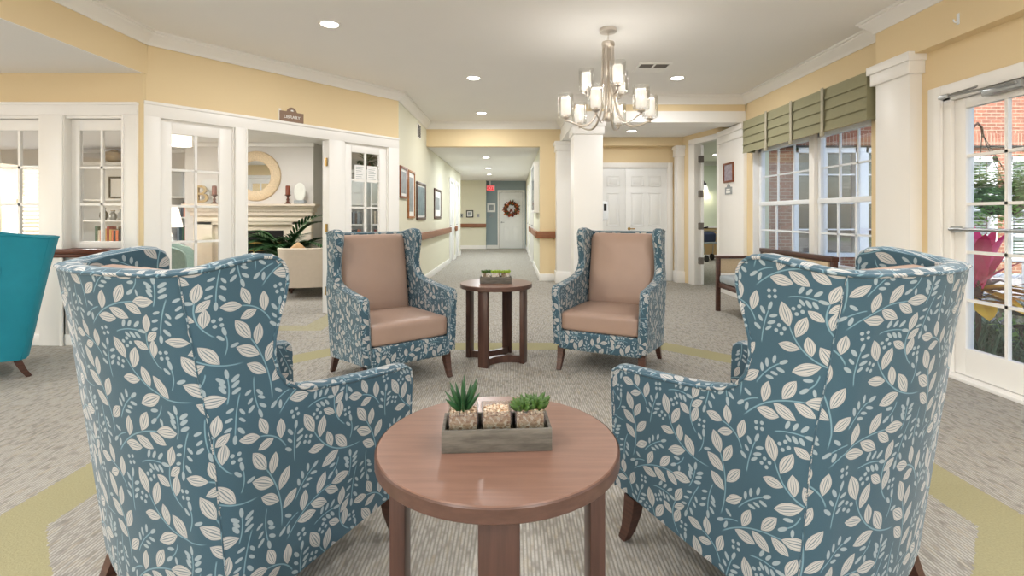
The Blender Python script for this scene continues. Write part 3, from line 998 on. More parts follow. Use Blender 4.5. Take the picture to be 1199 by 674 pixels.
for i, (a, b_, z0, z1) in enumerate(wins):
    b = MB()
    b.box(a, a + .09, 10.97, 11.1, z0, z1); b.box(b_ - .09, b_, 10.97, 11.1, z0, z1); b.box(a, b_, 10.97, 11.1, z0, z0 + .09); b.box(a, b_, 10.97, 11.1, z1 - .12, z1)
    zm = (z0 + z1) / 2; xm = (a + b_) / 2
    b.box(a, b_, 10.98, 11.08, zm - .035, zm + .035); b.box(xm - .025, xm + .025, 11.0, 11.06, z0, z1)
    for q in (.25, .75):
        zz = z0 + (z1 - z0) * q; b.box(a, b_, 11.0, 11.05, zz - .015, zz + .015)
    o = struct(b.build('window_%d' % (7 + i), M['pvc']))
    g = MB(); g.box(a + .09, b_ - .09, 11.05, 11.06, z0 + .09, z1 - .1); g.build('glass_pane', M['glass'], o)
    if i != 5:
        g = MB()
        n = int((z1 - z0) / .07)
        for q in range(n):
            z = z0 + .1 + q * .07
            g.box(a + .1, b_ - .1, 11.12, 11.16, z, z + .045, None)
        g.build('window_blind', plain('dim_blind_%d' % i, rgb(64, 72, 62) if i < 2 else rgb(186, 196, 198), 0.8), o)
# white corner post of the porch opposite
b = MB(); b.box(7.58, 7.72, 10.94, 11.0, .3, 2.69); struct(b.build('column_porch', M['pvc']))

g = MB(); g.prism([(-25, -30), (14, -30), (14, Y0 - .35), (-25, Y0 - .35)], -.2, -.05); struct(g.build('ground_bounce', M['concrete']))  # unseen sunlit ground, added to bounce light onto the ceiling
# unseen upper block and cover slab, added to shade the courtyard
w = MB(); w.prism([(3.5, 7.2), (5.5, 7.2), (5.5, 10.95), (3.5, 10.95)], 3.1, 5.6); struct(w.build('added_shade_block', M['brick']))
w = MB(); w.box(-9.8, 3.7, Y0 - .3, 9.5, 3.06, 3.3); struct(w.build('added_shade_roof', M['concrete']))
# ================================================================== SEATING
WING = [(.17, .36), (.24, .36), (.31, .36), (.38, .36), (.46, .36), (.54, .36), (.60, .36), (.632, .355), (.646, .335), (.651, .28),
        (.659, .18), (.669, .07), (.682, -.03), (.698, -.105), (.722, -.150), (.76, -.178), (.81, -.190), (.86, -.187),
        (.91, -.174), (.96, -.156), (1.01, -.145), (1.045, -.146), (1.068, -.158), (1.083, -.18), (1.09, -.22)]
def _lerp(tab, z):
    if z <= tab[0][0]: return tab[0][1]
    for (a, b), (c, d) in zip(tab, tab[1:]):
        if z <= c: return b + (d - b) * (z - a) / (c - a)
    return tab[-1][1]

def shell(outline, xs_tab, yb_tab, r_tab, th, bulge, crown_z=0.0, skirt=0.0, ns=9, nc=7, nb=7):
    """upholstered U-shaped shell: arms, wings and back in one piece. Returns (mesh, welt path)"""
    def path(z, yf, inset):
        xs = _lerp(xs_tab, z) - inset; yb = _lerp(yb_tab, z) + inset
        r = max(_lerp(r_tab, z) - inset, .035)
        ycs = yb + r
        P = []; sL = []
        s = 0
        for j in range(ns):
            y = yf + (ycs - yf) * j / ns
            P.append((xs, y)); sL.append(y - ycs)
        for j in range(nc):
            a = -PI / 2 * j / nc
            P.append((xs - r + r * math.cos(a), ycs + r * math.sin(a))); sL.append(r * a)
        x0 = xs - r
        bl = bulge
        for j in range(nb + 1):
            x = x0 * (1 - j / nb)
            y = yb - bl * (1 - (x / x0) ** 2)
            P.append((x, y)); sL.append(-r * PI / 2 - (x0 - x))
        n = len(P)
        half = sL[-1]
        for j in range(n - 2, -1, -1):
            P.append((-P[j][0], P[j][1])); sL.append(2 * half - sL[j])
        return P, sL
    bm = bmesh.new()
    uvl = bm.loops.layers.uv.new('UVMap')
    uvof = {}
    def addv(p, uv):
        v = bm.verts.new(p); uvof[v] = uv; return v
    nR = len(outline)
    OUT = []; INN = []
    ncol = None
    zmax = outline[-1][0]
    for (z, yf) in outline:
        Po, so = path(z, yf, 0.0); Pi, si = path(z, yf, th)
        ncol = len(Po)
        def zz(i):
            # the crown of the back dips a little between the wings
            y = Po[i][1]
            t = max(0.0, (z - (zmax - .25)) / .25)
            q = min(1.0, max(0.0, (-.17 - y) / .29)); q = q * q * (3 - 2 * q)
            low = max(0.0, 1 - (z - outline[0][0]) / .4)
            return z - crown_z * t * q + skirt * low * (y - .0) / .7
        OUT.append([addv((x, y, zz(i)), (so[i], z)) for i, (x, y) in enumerate(Po)])
        INN.append([addv((x, y, zz(i)), (si[i] + .17, z + .11)) for i, (x, y) in enumerate(Pi)])
    back = set()
    for i in range(nR - 1):
        for j in range(ncol - 1):
            fo = bm.faces.new((OUT[i][j], OUT[i][j + 1], OUT[i + 1][j + 1], OUT[i + 1][j]))
            if ns + nc // 2 <= j < ncol - 1 - ns - nc // 2: back.add(fo)
            bm.faces.new((INN[i][j + 1], INN[i][j], INN[i + 1][j], INN[i + 1][j + 1]))
    # rim: right front going up, along the top, left front going down
    bo = [OUT[i][0] for i in range(nR)] + OUT[-1][1:] + [OUT[i][-1] for i in range(nR - 2, -1, -1)]
    bi = [INN[i][0] for i in range(nR)] + INN[-1][1:] + [INN[i][-1] for i in range(nR - 2, -1, -1)]
    rings = []
    nb_ = len(bo)
    for q in range(nb_):
        o, ii = bo[q], bi[q]
        if q < nR or q >= nb_ - nR:
            a = bo[max(q - 1, 0)].co; b = bo[min(q + 1, nb_ - 1)].co
            t = b - a; nrm = Vector((0, -t.z, t.y)) if q < nR else Vector((0, -t.z, t.y))
            nrm = Vector((0, t.z, -t.y)) if q < nR else Vector((0, -t.z, t.y))
            if nrm.length < 1e-6: nrm = Vector((0, 0, 1))
            nrm.normalize()
            if q >= nR - 2 and q < nR or q >= nb_ - nR and q < nb_ - nR + 2: nrm = Vector((0, 0, 1))
        else:
            nrm = Vector((0, 0, 1))
        ra = addv(o.co.lerp(ii.co, .25) + nrm * .010, (uvof[o][0] + nrm.y * .016, uvof[o][1] + .016 * max(nrm.z, 0)))
        rb = addv(o.co.lerp(ii.co, .75) + nrm * .010, (uvof[o][0] + nrm.y * .048, uvof[o][1] + .048 * max(nrm.z, 0)))
        rings.append((ra, rb))
    for q in range(nb_ - 1):
        for (a, b, c, d) in ((bo[q], rings[q][0], rings[q + 1][0], bo[q + 1]), (rings[q][0], rings[q][1], rings[q + 1][1], rings[q + 1][0]), (rings[q][1], bi[q], bi[q + 1], rings[q + 1][1])):
            try: bm.faces.new((a, b, c, d))
            except ValueError: pass
    for j in range(ncol - 1):
        bm.faces.new((OUT[0][j + 1], OUT[0][j], INN[0][j], INN[0][j + 1]))
    bmesh.ops.recalc_face_normals(bm, faces=bm.faces)
    xl = ns + nc // 2
    for fc in bm.faces:
        us = [uvof[v] for v in fc.verts]
        cx = sum(v.co.x for v in fc.verts) / len(fc.verts); cy = sum(v.co.y for v in fc.verts) / len(fc.verts)
        sm = sum(u[0] for u in us) / len(us)
        off = .13 if fc in back else 0.0
        for lp in fc.loops:
            u = uvof[lp.vert]
            lp[uvl].uv = (u[0] + off, u[1] + off * .6)
    me = bpy.data.meshes.new('upholstered_shell')
    wel = [v.co.copy() for v in bo]
    ks = ns + nc // 2
    seams = [[OUT[i][ks].co.copy() for i in range(nR)], [OUT[i][ncol - 1 - ks].co.copy() for i in range(nR)]]
    bm.to_mesh(me); bm.free()
    return me, wel, seams

def box_uv(me):
    uv = me.uv_layers.new(name='UVMap') if not me.uv_layers else me.uv_layers[0]
    for p in me.polygons:
        n = p.normal
        for li in p.loop_indices:
            c = me.vertices[me.loops[li].vertex_index].co
            if abs(n.z) > .7: uv.data[li].uv = (c.x, c.y)
            elif abs(n.y) > abs(n.x): uv.data[li].uv = (c.x + .05, c.z)
            else: uv.data[li].uv = (c.y, c.z)

XS = [(.17, .355), (.60, .372), (.66, .372), (.80, .358), (1.09, .352)]
YB = [(.17, -.335), (.60, -.395), (1.09, -.475)]
RT = [(.17, .10), (1.09, .15)]

def wing_chair(label, fabric, seat_mat, legmat, group, welt_mat=None, yb=YB):
    t = thing('wingback_armchair', label, 'armchair', (0, 0, 0), 0, group)
    me, wel, seams = shell(WING, XS, yb, RT, .064, .035, .034, .07)
    link('upholstered_frame', me, M[fabric], t, smooth=55)
    b = MB()
    b.tube(wel, .0055, 6)
    for sm_ in seams: b.tube(sm_, .0022, 5)
    o = b.build('welt_piping', M[welt_mat or fabric], t, smooth=179); box_uv(o.data)
    b = MB()
    b.rbox(0, .318, .243, .318, .045, .073, .018, cuts=7)
    b.box(-.31, .31, -.30, .30, .172, .19)
    o = b.build('seat_rail', M[fabric], t, smooth=50); box_uv(o.data)
    b = MB()
    b.rbox(0, .068, .388, .305, .292, .076, .034, .016, 11)
    b.build('seat_cushion', M[seat_mat], t, smooth=179)
    b = MB()
    m = Matrix.Translation((0, -.262, .74)) @ Matrix.Rotation(R(10.5), 4, 'X') @ Matrix.Rotation(R(90), 4, 'X')
    m = Matrix.Translation((0, -.314, .727)) @ Matrix.Rotation(R(99.5), 4, 'X')
    b.rbox(0, 0, 0, .286, .322, .070, .045, .022, 11, m @ Matrix.Rotation(R(180), 4, 'Y'))
    b.build('back_cushion', M[seat_mat], t, smooth=179)
    for sx in (-1, 1):
        b = MB()
        pts = [(sx * .315, .305, .18), (sx * .317, .312, .12), (sx * .320, .330, .05), (sx * .322, .352, 0.0)]
        b.tube(pts, [.036, .033, .026, .021], 4, rot=PI / 4)
        b.build('leg', M[legmat], t, smooth=30)
        b = MB()
        pts = [(sx * .30, -.27, .18), (sx * .302, -.285, .12), (sx * .305, -.315, .05), (sx * .307, -.345, 0.0)]
        b.tube(pts, [.034, .031, .025, .021], 4, rot=PI / 4)
        b.build('leg', M[legmat], t, smooth=30)
    return t

GRP = 'leaf-print wingback armchairs around the tables'
def rz_of(fx, fy): return math.atan2(-fx, fy)     # local +y -> (fx, fy)
ch = wing_chair('blue leaf-print wingback armchair seen from behind, on the side of the teal chair', 'leaf_fabric', 'leather', 'darkwood', GRP)
ch.location = (-.875, 1.736, 0); ch.rotation_euler.z = rz_of(.5, .866)
dup(ch, (.872, 1.728, 0), rz_of(-.5, .866), 'blue leaf-print wingback armchair seen from behind, on the side of the glazed garden door')
# centre of the far chairs from their front corners
def chair_at(FLx, FLy, fx, fy):
    n = math.hypot(fx, fy); fx /= n; fy /= n
    rx, ry = fy, -fx
    return (FLx + rx * .355 - fx * .36, FLy + ry * .355 - fy * .36, 0), rz_of(fx, fy)
# seen from the front the chair's own right side is on our left
def chair_at_r(x, y, fx, fy):
    n = math.hypot(fx, fy); fx /= n; fy /= n
    rx, ry = fy, -fx
    return (x - rx * .36 - fx * .36, y - ry * .36 - fy * .36, 0), rz_of(fx, fy)
loc, rz = chair_at_r(-.985, 3.30, .63, -.776)
dup(ch, loc, rz, 'blue leaf-print wingback armchair facing us with the library doors behind it')
loc, rz = chair_at_r(.325, 3.92, -.47, -.883)
dup(ch, loc, rz, 'blue leaf-print wingback armchair facing us in front of the white column')

wc = wing_chair('teal velvet wingback armchair beside the white glazed partition', 'teal', 'teal', 'darkwood', None, None, [(.17, -.335), (1.09, -.51)])
wc.location = (-4.07, 3.70, 0); wc.scale = (1, 1, .975); wc.rotation_euler.z = rz_of(-.655, -.756)

# sage and cream chairs in the library
TUB = [(.16, .30), (.30, .30), (.42, .30), (.52, .29), (.56, .24), (.59, .14), (.63, .02), (.68, -.10), (.71, -.16), (.725, -.22)]
def tub_chair(name, label, cat, fabric, loc, rz, sc=1.0, zs=1.0):
    t = thing(name, label, cat, loc, rz)
    out = [(z * zs, y * sc) for z, y in TUB]
    zt = out[-1][0]
    me, wel, seams = shell(out, [(.16, .36 * sc), (zt, .41 * sc)], [(.16, -.34), (zt, -.42)], [(.16, .16), (zt, .22)], .07, .03, 0)
    link('upholstered_frame', me, M[fabric], t, smooth=55)
    b = MB(); b.rbox(0, .02, .33, .33 * sc, .29, .09, .04, .02); b.build('seat_cushion', M[fabric], t, smooth=179)
    b = MB(); b.rbox(0, .25, .2, .33 * sc, .05, .05, .02); b.build('seat_rail', M[fabric], t, smooth=50)
    for sx in (-1, 1):
        for y in (-.3, .25):
            b = MB(); b.tube([(sx * .3 * sc, y, .18), (sx * .31 * sc, y * 1.05, 0)], [.028, .018], 4, rot=PI / 4); b.build('leg', M['darkwood'], t, smooth=30)
    return t
tub_chair('tub_chair', 'cream upholstered tub chair just inside the library opening', 'armchair', 'cream', (-3.02, 7.62, 0), rz_of(-.25, 1.0), 1.12)
tub_chair('armchair', 'sage green armchair inside the library seen through the glazed door', 'armchair', 'sage', (-4.95, 7.2, 0), rz_of(.9, .4), .95, 1.28)
t = thing('throw_cushion', 'tan triangular-topped cushion on the cream tub chair', 'cushion', (-3.21, 7.52, .62), rz_of(-.25, 1))
b = MB(); b.rbox(0, 0, 0, .145, .05, .145, .045, 0.0, 9, Matrix.Rotation(R(-14), 4, 'X') @ Matrix.Rotation(R(45), 4, 'Y'))
b.build('cushion_cover', M['cushgold'], t, smooth=179)

# ================================================================== TABLES
def round_table(label, loc, a0):
    t = thing('round_side_table', label, 'table', loc, 0, 'round wooden side tables')
    b = MB(); b.lathe([(.294, .606), (.2975, .610), (.2975, .637), (.294, .641)], 72); b.build('tabletop', M['tabletop'], t, smooth=35)
    b = MB(); b.lathe([(.2975, .606), (.3, .6085), (.3, .636), (.2975, .6395)], 72, cap=False); b.build('edge_shade_band', M['tableedge_shaded'], t, smooth=35)  # rim strip added to hold the darker shading colour
    for k in range(4):
        a = a0 + k * PI / 2
        m = Matrix.Rotation(a, 4, 'Z')
        b = MB(); b.box(.225, .263, -.042, .042, 0, .606, m, bev=.004); b.build('leg', M['tableleg'], t, smooth=30)
    for k in (1, 3):
        pts_o = []; pts_i = []
        p0 = Vector((math.cos(a0 + k * PI / 2), math.sin(a0 + k * PI / 2))) * .236
        p2 = Vector((math.cos(a0 + (k + 1) * PI / 2), math.sin(a0 + (k + 1) * PI / 2))) * .236
        mid = (p0 + p2) / 2
        c = mid * .05
        N = 16
        pts = [p0 * (1 - s) ** 2 + c * 2 * s * (1 - s) + p2 * s ** 2 for s in [i / N for i in range(N + 1)]]
        lo, hi = [], []
        for i, p in enumerate(pts):
            tn = (pts[min(i + 1, N)] - pts[max(i - 1, 0)]).normalized()
            nn = Vector((-tn.y, tn.x)) * .018
            lo.append(p + nn); hi.append(p - nn)
        b = MB(); b.prism([tuple(p) for p in lo] + [tuple(p) for p in reversed(hi)], .0, .055, None); b.build('stretcher', M['tableleg'], t, smooth=30)
    return t
tb = round_table('round brown side table in the foreground holding the larger-looking succulent tray', (-.035, 1.262, 0), R(-88))
tb['label'] = 'round brown side table between the two armchairs seen from behind'
t2 = round_table('round brown side table between the two armchairs that face us', (-.133, 4.2, 0), R(-22))

# ================================================================== SUCCULENT TRAYS
def pebble_mat():
    k = NT('mixed_pebbles')
    v = k.n('ShaderNodeTexVoronoi'); v.inputs['Scale'].default_value = 185
    k.l(k.coord(), v.inputs['Vector'])
    sp = k.n('ShaderNodeSeparateColor'); k.l(v.outputs['Color'], sp.inputs[0])
    cr = k.n('ShaderNodeValToRGB'); k.l(sp.outputs[0], cr.inputs[0])
    e = cr.color_ramp.elements
    e[0].position = 0; e[0].color = rgb(150, 108, 76); e[1].position = 1; e[1].color = rgb(238, 226, 208)
    for p, c_ in ((.2, rgb(206, 172, 138)), (.4, rgb(226, 208, 184)), (.6, rgb(186, 150, 120)), (.8, rgb(232, 214, 190))):
        q = e.new(p); q.color = c_
    k.l(cr.outputs[0], k.b.inputs['Base Color']); k.b.inputs['Roughness'].default_value = .6
    k.bump(v.outputs['Distance'], -.8, .006)
    return k.m
M['pebbles'] = pebble_mat()

def tray(label, loc, rz, grp):
    t = thing('planter_tray', label, 'tray', loc, rz, grp)
    L, D, H, T_ = .131, .056, .053, .008
    for nm, bx in (('front_board', (-L, L, -D, -D + T_, 0, H)), ('back_board', (-L, L, D - T_, D, 0, H)), ('end_board', (-L, -L + T_, -D + T_, D - T_, 0, H)), ('end_board', (L - T_, L, -D + T_, D - T_, 0, H)), ('bottom_board', (-L + T_, L - T_, -D + T_, D - T_, 0, .006))):
        b = MB(); b.box(*bx, bev=.0012); b.build(nm, M['traywood'], t, smooth=30)
    return t

def aloe(mb, rnd):
    for ring, (n, tilt, L, w) in enumerate(((4, .18, .088, .0070), (6, .42, .082, .0085), (7, .75, .066, .0085))):
        for i in range(n):
            a = 2 * PI * i / n + ring * .5 + rnd.uniform(-.15, .15)
            tl = tilt + rnd.uniform(-.1, .1); LL = L * rnd.uniform(.85, 1.1)
            d = Vector((math.cos(a) * math.sin(tl), math.sin(a) * math.sin(tl), math.cos(tl)))
            pts = []; rad = []
            p = Vector((math.cos(a) * .004, math.sin(a) * .004, 0))
            for s in range(7):
                pts.append(p.copy()); u = s / 6
                rad.append(w * (.75 + .5 * u - 1.2 * u * u) if u < .99 else .0004)
                d = (d + Vector((math.cos(a), math.sin(a), 0)) * (.02)).normalized()
                if s > 3: d = (d - Vector((math.cos(a), math.sin(a), -.4)) * .03).normalized()
                p = p + d * LL / 6
            mb.tube(pts, rad, 6, flat=.55)

def rosette(mb, rnd, c, sc, layers=((4, .3, .62), (6, .65, .85), (7, 1.0, 1.0), (8, 1.3, .95))):
    for ring, (n, tilt, f) in enumerate(layers):
        for i in range(n):
            a = 2 * PI * i / n + ring * .37 + rnd.uniform(-.1, .1)
            d = Vector((math.cos(a) * math.sin(tilt), math.sin(a) * math.sin(tilt), math.cos(tilt)))
            LL = .041 * sc * f * rnd.uniform(.9, 1.1)
            pts = []; rad = []
            p = Vector(c)
            for s in range(6):
                u = s / 5
                pts.append(p.copy()); rad.append(max(.0004, .0078 * sc * (math.sin(PI * (u * .8 + .2)) ** .8) if u < .99 else .0004))
                d = (d + Vector((0, 0, .10))).normalized()
                p = p + d * LL / 5
            mb.tube(pts, rad, 6, flat=.45)

def jar(label, grp, kind, seed, loc, rz, cat='planter'):
    t = thing('glass_cube_planter', label, cat, loc, rz, grp)
    h, H = .0365, .082
    b = MB()
    for (x0, x1, y0, y1) in ((-h, h, -h, -h + .003), (-h, h, h - .003, h), (-h, -h + .003, -h + .003, h - .003), (h - .003, h, -h + .003, h - .003)):
        b.box(x0, x1, y0, y1, 0, H)
    b.box(-h + .003, h - .003, -h + .003, h - .003, 0, .004)
    b.build('glass_cube', M['jarglass'], t)
    rnd = random.Random(seed)
    b = MB(); b.box(-h + .004, h - .004, -h + .004, h - .004, .005, .070)
    for i in range(8):
        for k in range(8):
            x = -h + .009 + (2 * h - .018) * i / 7 + rnd.uniform(-.002, .002); y = -h + .009 + (2 * h - .018) * k / 7 + rnd.uniform(-.002, .002)
            rr = bmesh.ops.create_icosphere(b.bm, subdivisions=1, radius=rnd.uniform(.0038, .0056))
            z = .071 + rnd.uniform(0, .003) + .004 * (1 - (x * x + y * y) / h / h)
            for v in rr['verts']: v.co = Vector((v.co.x, v.co.y * .85, v.co.z * .7)) + Vector((x, y, z))
    o = b.build('pebbles', M['pebbles'], t, smooth=60); o['kind'] = 'stuff'
    if kind == 'aloe':
        b = MB(); aloe(b, rnd); b.build('succulent', M['aloe'], t, smooth=179, m=Matrix.Translation((0, 0, .070)))
    elif kind == 'rosettes':
        for c, sc in (((-.016, -.004, .072), 1.05), ((.018, .004, .074), 1.1), ((.0, .020, .074), .8)):
            b = MB(); rosette(b, rnd, c, sc); b.build('succulent', M['rosette'], t, smooth=179)
    elif kind in ('lime', 'small'):
        for c, sc in (((-.013, -.006, .072), .95), ((.015, .008, .072), 1.0)):
            b = MB(); rosette(b, rnd, c, sc); b.build('succulent', M['lime' if kind == 'lime' else 'rosette'], t, smooth=179)
    return t
def place_set(cx, cy, z, rz, jars, tlabel, tag_):
    tray(tlabel, (cx, cy, z), rz, 'wooden succulent trays')
    for dx, kind, lab, seed in jars:
        o = Vector((dx * math.cos(rz), dx * math.sin(rz)))
        jar(lab, 'glass cube planters in the trays', kind, seed, (cx + o.x, cy + o.y, z + .006), rz)
place_set(-.0385, 1.243, .641, R(3.4),
          ((-.081, 'aloe', 'glass cube of pebbles with a spiky aloe-like succulent', 3),
           (.0, 'none', 'glass cube of pebbles with no plant in it', 4),
           (.081, 'rosettes', 'glass cube of pebbles with two dark pointed rosettes, on the nearer table', 5)),
          'grey weathered wood tray on the table nearer to us', 'near')
place_set(-.135, 4.19, .641, R(1),
          ((-.081, 'small', 'small dark green succulent cube in the tray on the farther table', 6),
           (.0, 'lime', 'yellow-green succulent cube in the middle of the farther tray', 7),
           (.081, 'lime', 'brightest yellow succulent cube at the column end of the farther tray', 8)),
          'grey weathered wood tray on the table farther from us', 'far')

# ================================================================== SETTEE under the window
t = thing('wooden_settee', 'dark wood framed settee with beige woven back under the window', 'settee', (2.90, 5.65, 0), R(90))
# local: x along the window (+Y world), y=+ toward room is -? after rz=90: local x->+Y, local y->-X
b = MB(); b.box(-.66, .66, -.20, .30, .36, .46, None, bev=.03, seg=3); b.build('seat', M['greycloth'], t, smooth=40)
b = MB(); b.box(-.66, .66, -.30, -.235, .46, .74, None, bev=.02); b.build('backrest', M['weave'], t, smooth=40)
b = MB(); b.box(-.72, .72, -.315, -.235, .745, .795, None, bev=.008); b.box(-.72, .72, -.30, -.24, .30, .36, None); b.build('top_rail', M['darkwood'], t, smooth=30)
for sx in (-1, 1):
    b = MB(); b.box(sx * .70 - .025, sx * .70 + .025, .27, .32, 0, .68, None, bev=.005); b.build('leg', M['darkwood'], t, smooth=30)
    b = MB(); b.box(sx * .70 - .025, sx * .70 + .025, -.30, -.25, 0, .75, None, bev=.005); b.build('leg', M['darkwood'], t, smooth=30)
    b = MB(); b.box(sx * .70 - .03, sx * .70 + .03, -.28, .33, .66, .695, None, bev=.008); b.build('armrest', M['darkwood'], t, smooth=30)
    b = MB(); b.box(sx * .70 - .015, sx * .70 + .015, -.25, .27, .48, .655, None); b.box(sx * .70 - .02, sx * .70 + .02, -.25, .27, .30, .36, None); b.build('side_panel', M['weave'], t, smooth=30)
b = MB(); b.box(-.68, .68, .25, .30, .30, .36, None, bev=.005); b.build('front_rail', M['darkwood'], t, smooth=30)
# ================================================================== LIGHT FITTINGS
def lamp(name, parent, loc, power, size=.12, col=(1, .99, .985), kind='AREA', spread=180):
    l = bpy.data.lights.new(name, kind)
    l.energy = power; l.color = col
    if kind == 'AREA':
        l.shape = 'DISK'; l.size = size; l.spread = R(spread)
    else:
        l.shadow_soft_size = size
    o = bpy.data.objects.new(name, l); COL.objects.link(o)
    o.location = loc
    if parent is not None: o.parent = parent
    return o

def downlight(label, x, y, z, power, r=.078, group='recessed ceiling downlights', col=(1, .99, .985)):
    t = thing('recessed_downlight', label, 'ceiling light', (x, y, z), 0, group)
    b = MB(); b.lathe([(r * 1.28, 0), (r * 1.30, -.004), (r * 1.22, -.009), (r, -.009), (r * .96, -.003), (r * .96, 0)], 32, cap=False); b.build('trim_ring', M['white'], t, smooth=60)
    b = MB(); b.lathe([(r * .96, -.004), (.001, -.005)], 32, cap=False); b.build('lens', M['downlens'], t, smooth=60)
    lamp('bulb', t, (0, 0, -.02), power, r * 1.8, col)
    return t
PW = 15
downlight('recessed ceiling downlight nearest the library sign', -1.635, 4.50, CEIL, PW)
downlight('recessed ceiling downlight in the middle of the room before the corridor header', -.48, 6.26, CEIL, PW)
downlight('recessed ceiling downlight closest to the corridor header, still on the high ceiling', -.51, 8.39, CEIL, PW)
downlight('recessed ceiling downlight beside the ceiling vent and chandelier', 2.06, 6.26, CEIL, PW)
for i, (x, y) in enumerate(((-1.7, 1.2), (1.6, 1.2), (-1.7, -1.2), (1.6, -1.2), (0, 3.0))[:4]):  # unseen fill lights, added behind the camera to brighten the room
    downlight('added ceiling fill light overhead behind the viewpoint', x, y, CEIL, 26)
for x, y, lab in ((-.57, 10.99, 'first recessed downlight inside the corridor'), (-.64, 13.46, 'second recessed downlight along the corridor'), (-.70, 15.5, 'third and farthest recessed downlight along the corridor')):
    downlight(lab, x, y, HALLC, 22, .075, col=(.92, .97, 1))
downlight('recessed downlight in the library ceiling above the mantel candle', -3.35, 7.3, LIBC, 14)
downlight('recessed downlight in the library ceiling behind the glazed partition', -5.6, 6.6, LIBC, 32)
downlight('recessed downlight in the vestibule ceiling behind the lower beam', 2.0, 8.4, VESTC, 5)
downlight('recessed downlight in the ceiling of the side room', 5.0, 12.3, 2.7, 22)
downlight('recessed downlight in the alcove ceiling over the teal chair', -5.6, 2.4, LOWC, 26)

# drum pendant in the library
t = thing('drum_pendant', 'white fabric drum ceiling lamp inside the library', 'ceiling light', (-4.66, 7.0, LIBC), 0)
b = MB(); b.lathe([(.17, -.27), (.17, -.10), (.165, -.10), (.165, -.27)], 32, cap=False); b.lathe([(.165, -.265), (.001, -.262)], 32, cap=False); b.build('lamp_shade', M['lampfabric'], t, smooth=60)
b = MB(); b.lathe([(.06, 0), (.06, -.02), (.012, -.025), (.012, -.12)], 16); b.build('stem', M['chrome'], t, smooth=40)
lamp('bulb', t, (0, 0, -.33), 10, .1, kind='POINT')

# chandelier
CX, CY = .886, 4.63
t = thing('chandelier', 'nine-light brushed nickel chandelier with clear and frosted glass shades', 'chandelier', (CX, CY, 0), 0)
b = MB(); b.lathe([(.078, CEIL), (.080, CEIL - .012), (.078, CEIL - .03), (.02, CEIL - .036), (.008, CEIL - .04)], 32); b.build('ceiling_canopy', M['chrome'], t, smooth=40)
b = MB()
for k in range(4):      # chain links
    z = CEIL - .045 - k * .019
    m = Matrix.Translation((0, 0, z)) @ Matrix.Rotation(PI / 2 * k, 4, 'Z')
    b.tube([m @ Vector((.006 * math.cos(a), 0, .012 * math.sin(a))) for a in [2 * PI * i / 10 for i in range(11)]], .0018, 5)
b.build('chain', M['chrome'], t, smooth=60)
b = MB(); b.lathe([(.012, 2.81), (.055, 2.80), (.060, 2.79), (.060, 2.765), (.050, 2.75), (.02, 2.745)], 24); b.lathe([(.010, 2.20), (.010, 2.76)], 12)
b.lathe([(.001, 2.06), (.03, 2.07), (.045, 2.10), (.045, 2.14), (.02, 2.16), (.012, 2.22)], 20); b.build('stem', M['chrome'], t, smooth=40)
def bez(p, n=18):
    out = []
    for i in range(n + 1):
        s = i / n; q = [Vector(v) for v in p]
        while len(q) > 1: q = [q[j].lerp(q[j + 1], s) for j in range(len(q) - 1)]
        out.append(q[0])
    return out
def shade_set(ang, rad, z, arm_pts):
    ca, sa = math.cos(ang), math.sin(ang)
    b = MB(); b.tube([(ca * p[0], sa * p[0], p[2]) for p in arm_pts], .0105, 8, flat=.7)
    arm = b.build('arm', M['chrome'], t, smooth=60)
    mm = Matrix.Translation((ca * rad, sa * rad, z))
    b = MB(); b.lathe([(.001, -.045), (.010, -.038), (.006, -.03), (.012, -.02), (.034, -.010), (.036, -.004), (.02, .002), (.02, .014)], 20, mm); b.build('shade_holder', M['chrome'], arm, smooth=40)
    b = MB(); b.lathe([(.062, .0), (.071, .012), (.071, .205), (.0685, .205), (.0685, .012), (.060, .003)], 24, mm, cap=False); b.build('outer_shade', M['clearglass'], arm, smooth=40)
    b = MB(); b.lathe([(.036, .014), (.044, .022), (.044, .160), (.040, .165), (.001, .166)], 24, mm); b.build('inner_shade', M['lampshade'], arm, smooth=50)
    l = lamp('bulb', arm, (ca * rad, sa * rad, z + .19), 1.0 if z < 2.3 else .35, .05, (1, .95, .88), 'POINT')
for k in range(6):
    a = R(4 + 60 * k)
    shade_set(a, .395, 2.105, bez([(.045, 0, 2.76), (.06, 0, 2.5), (.03, 0, 2.0), (.18, 0, 1.92), (.30, 0, 2.06), (.395, 0, 2.075)]))
for k in range(3):
    a = R(-76 + 120 * k)
    shade_set(a, .20, 2.36, bez([(.03, 0, 2.62), (.04, 0, 2.40), (.06, 0, 2.24), (.15, 0, 2.27), (.20, 0, 2.325)]))
for k in range(3):
    a = R(-16 + 120 * k)
    b = MB(); b.tube([(math.cos(a) * p.x, math.sin(a) * p.x, p.z) for p in bez([(.045, 0, 2.76), (.05, 0, 2.5), (.07, 0, 2.2), (.02, 0, 2.08)])], .008, 8, flat=.6); b.build('stem_rod', M['chrome'], t, smooth=60)

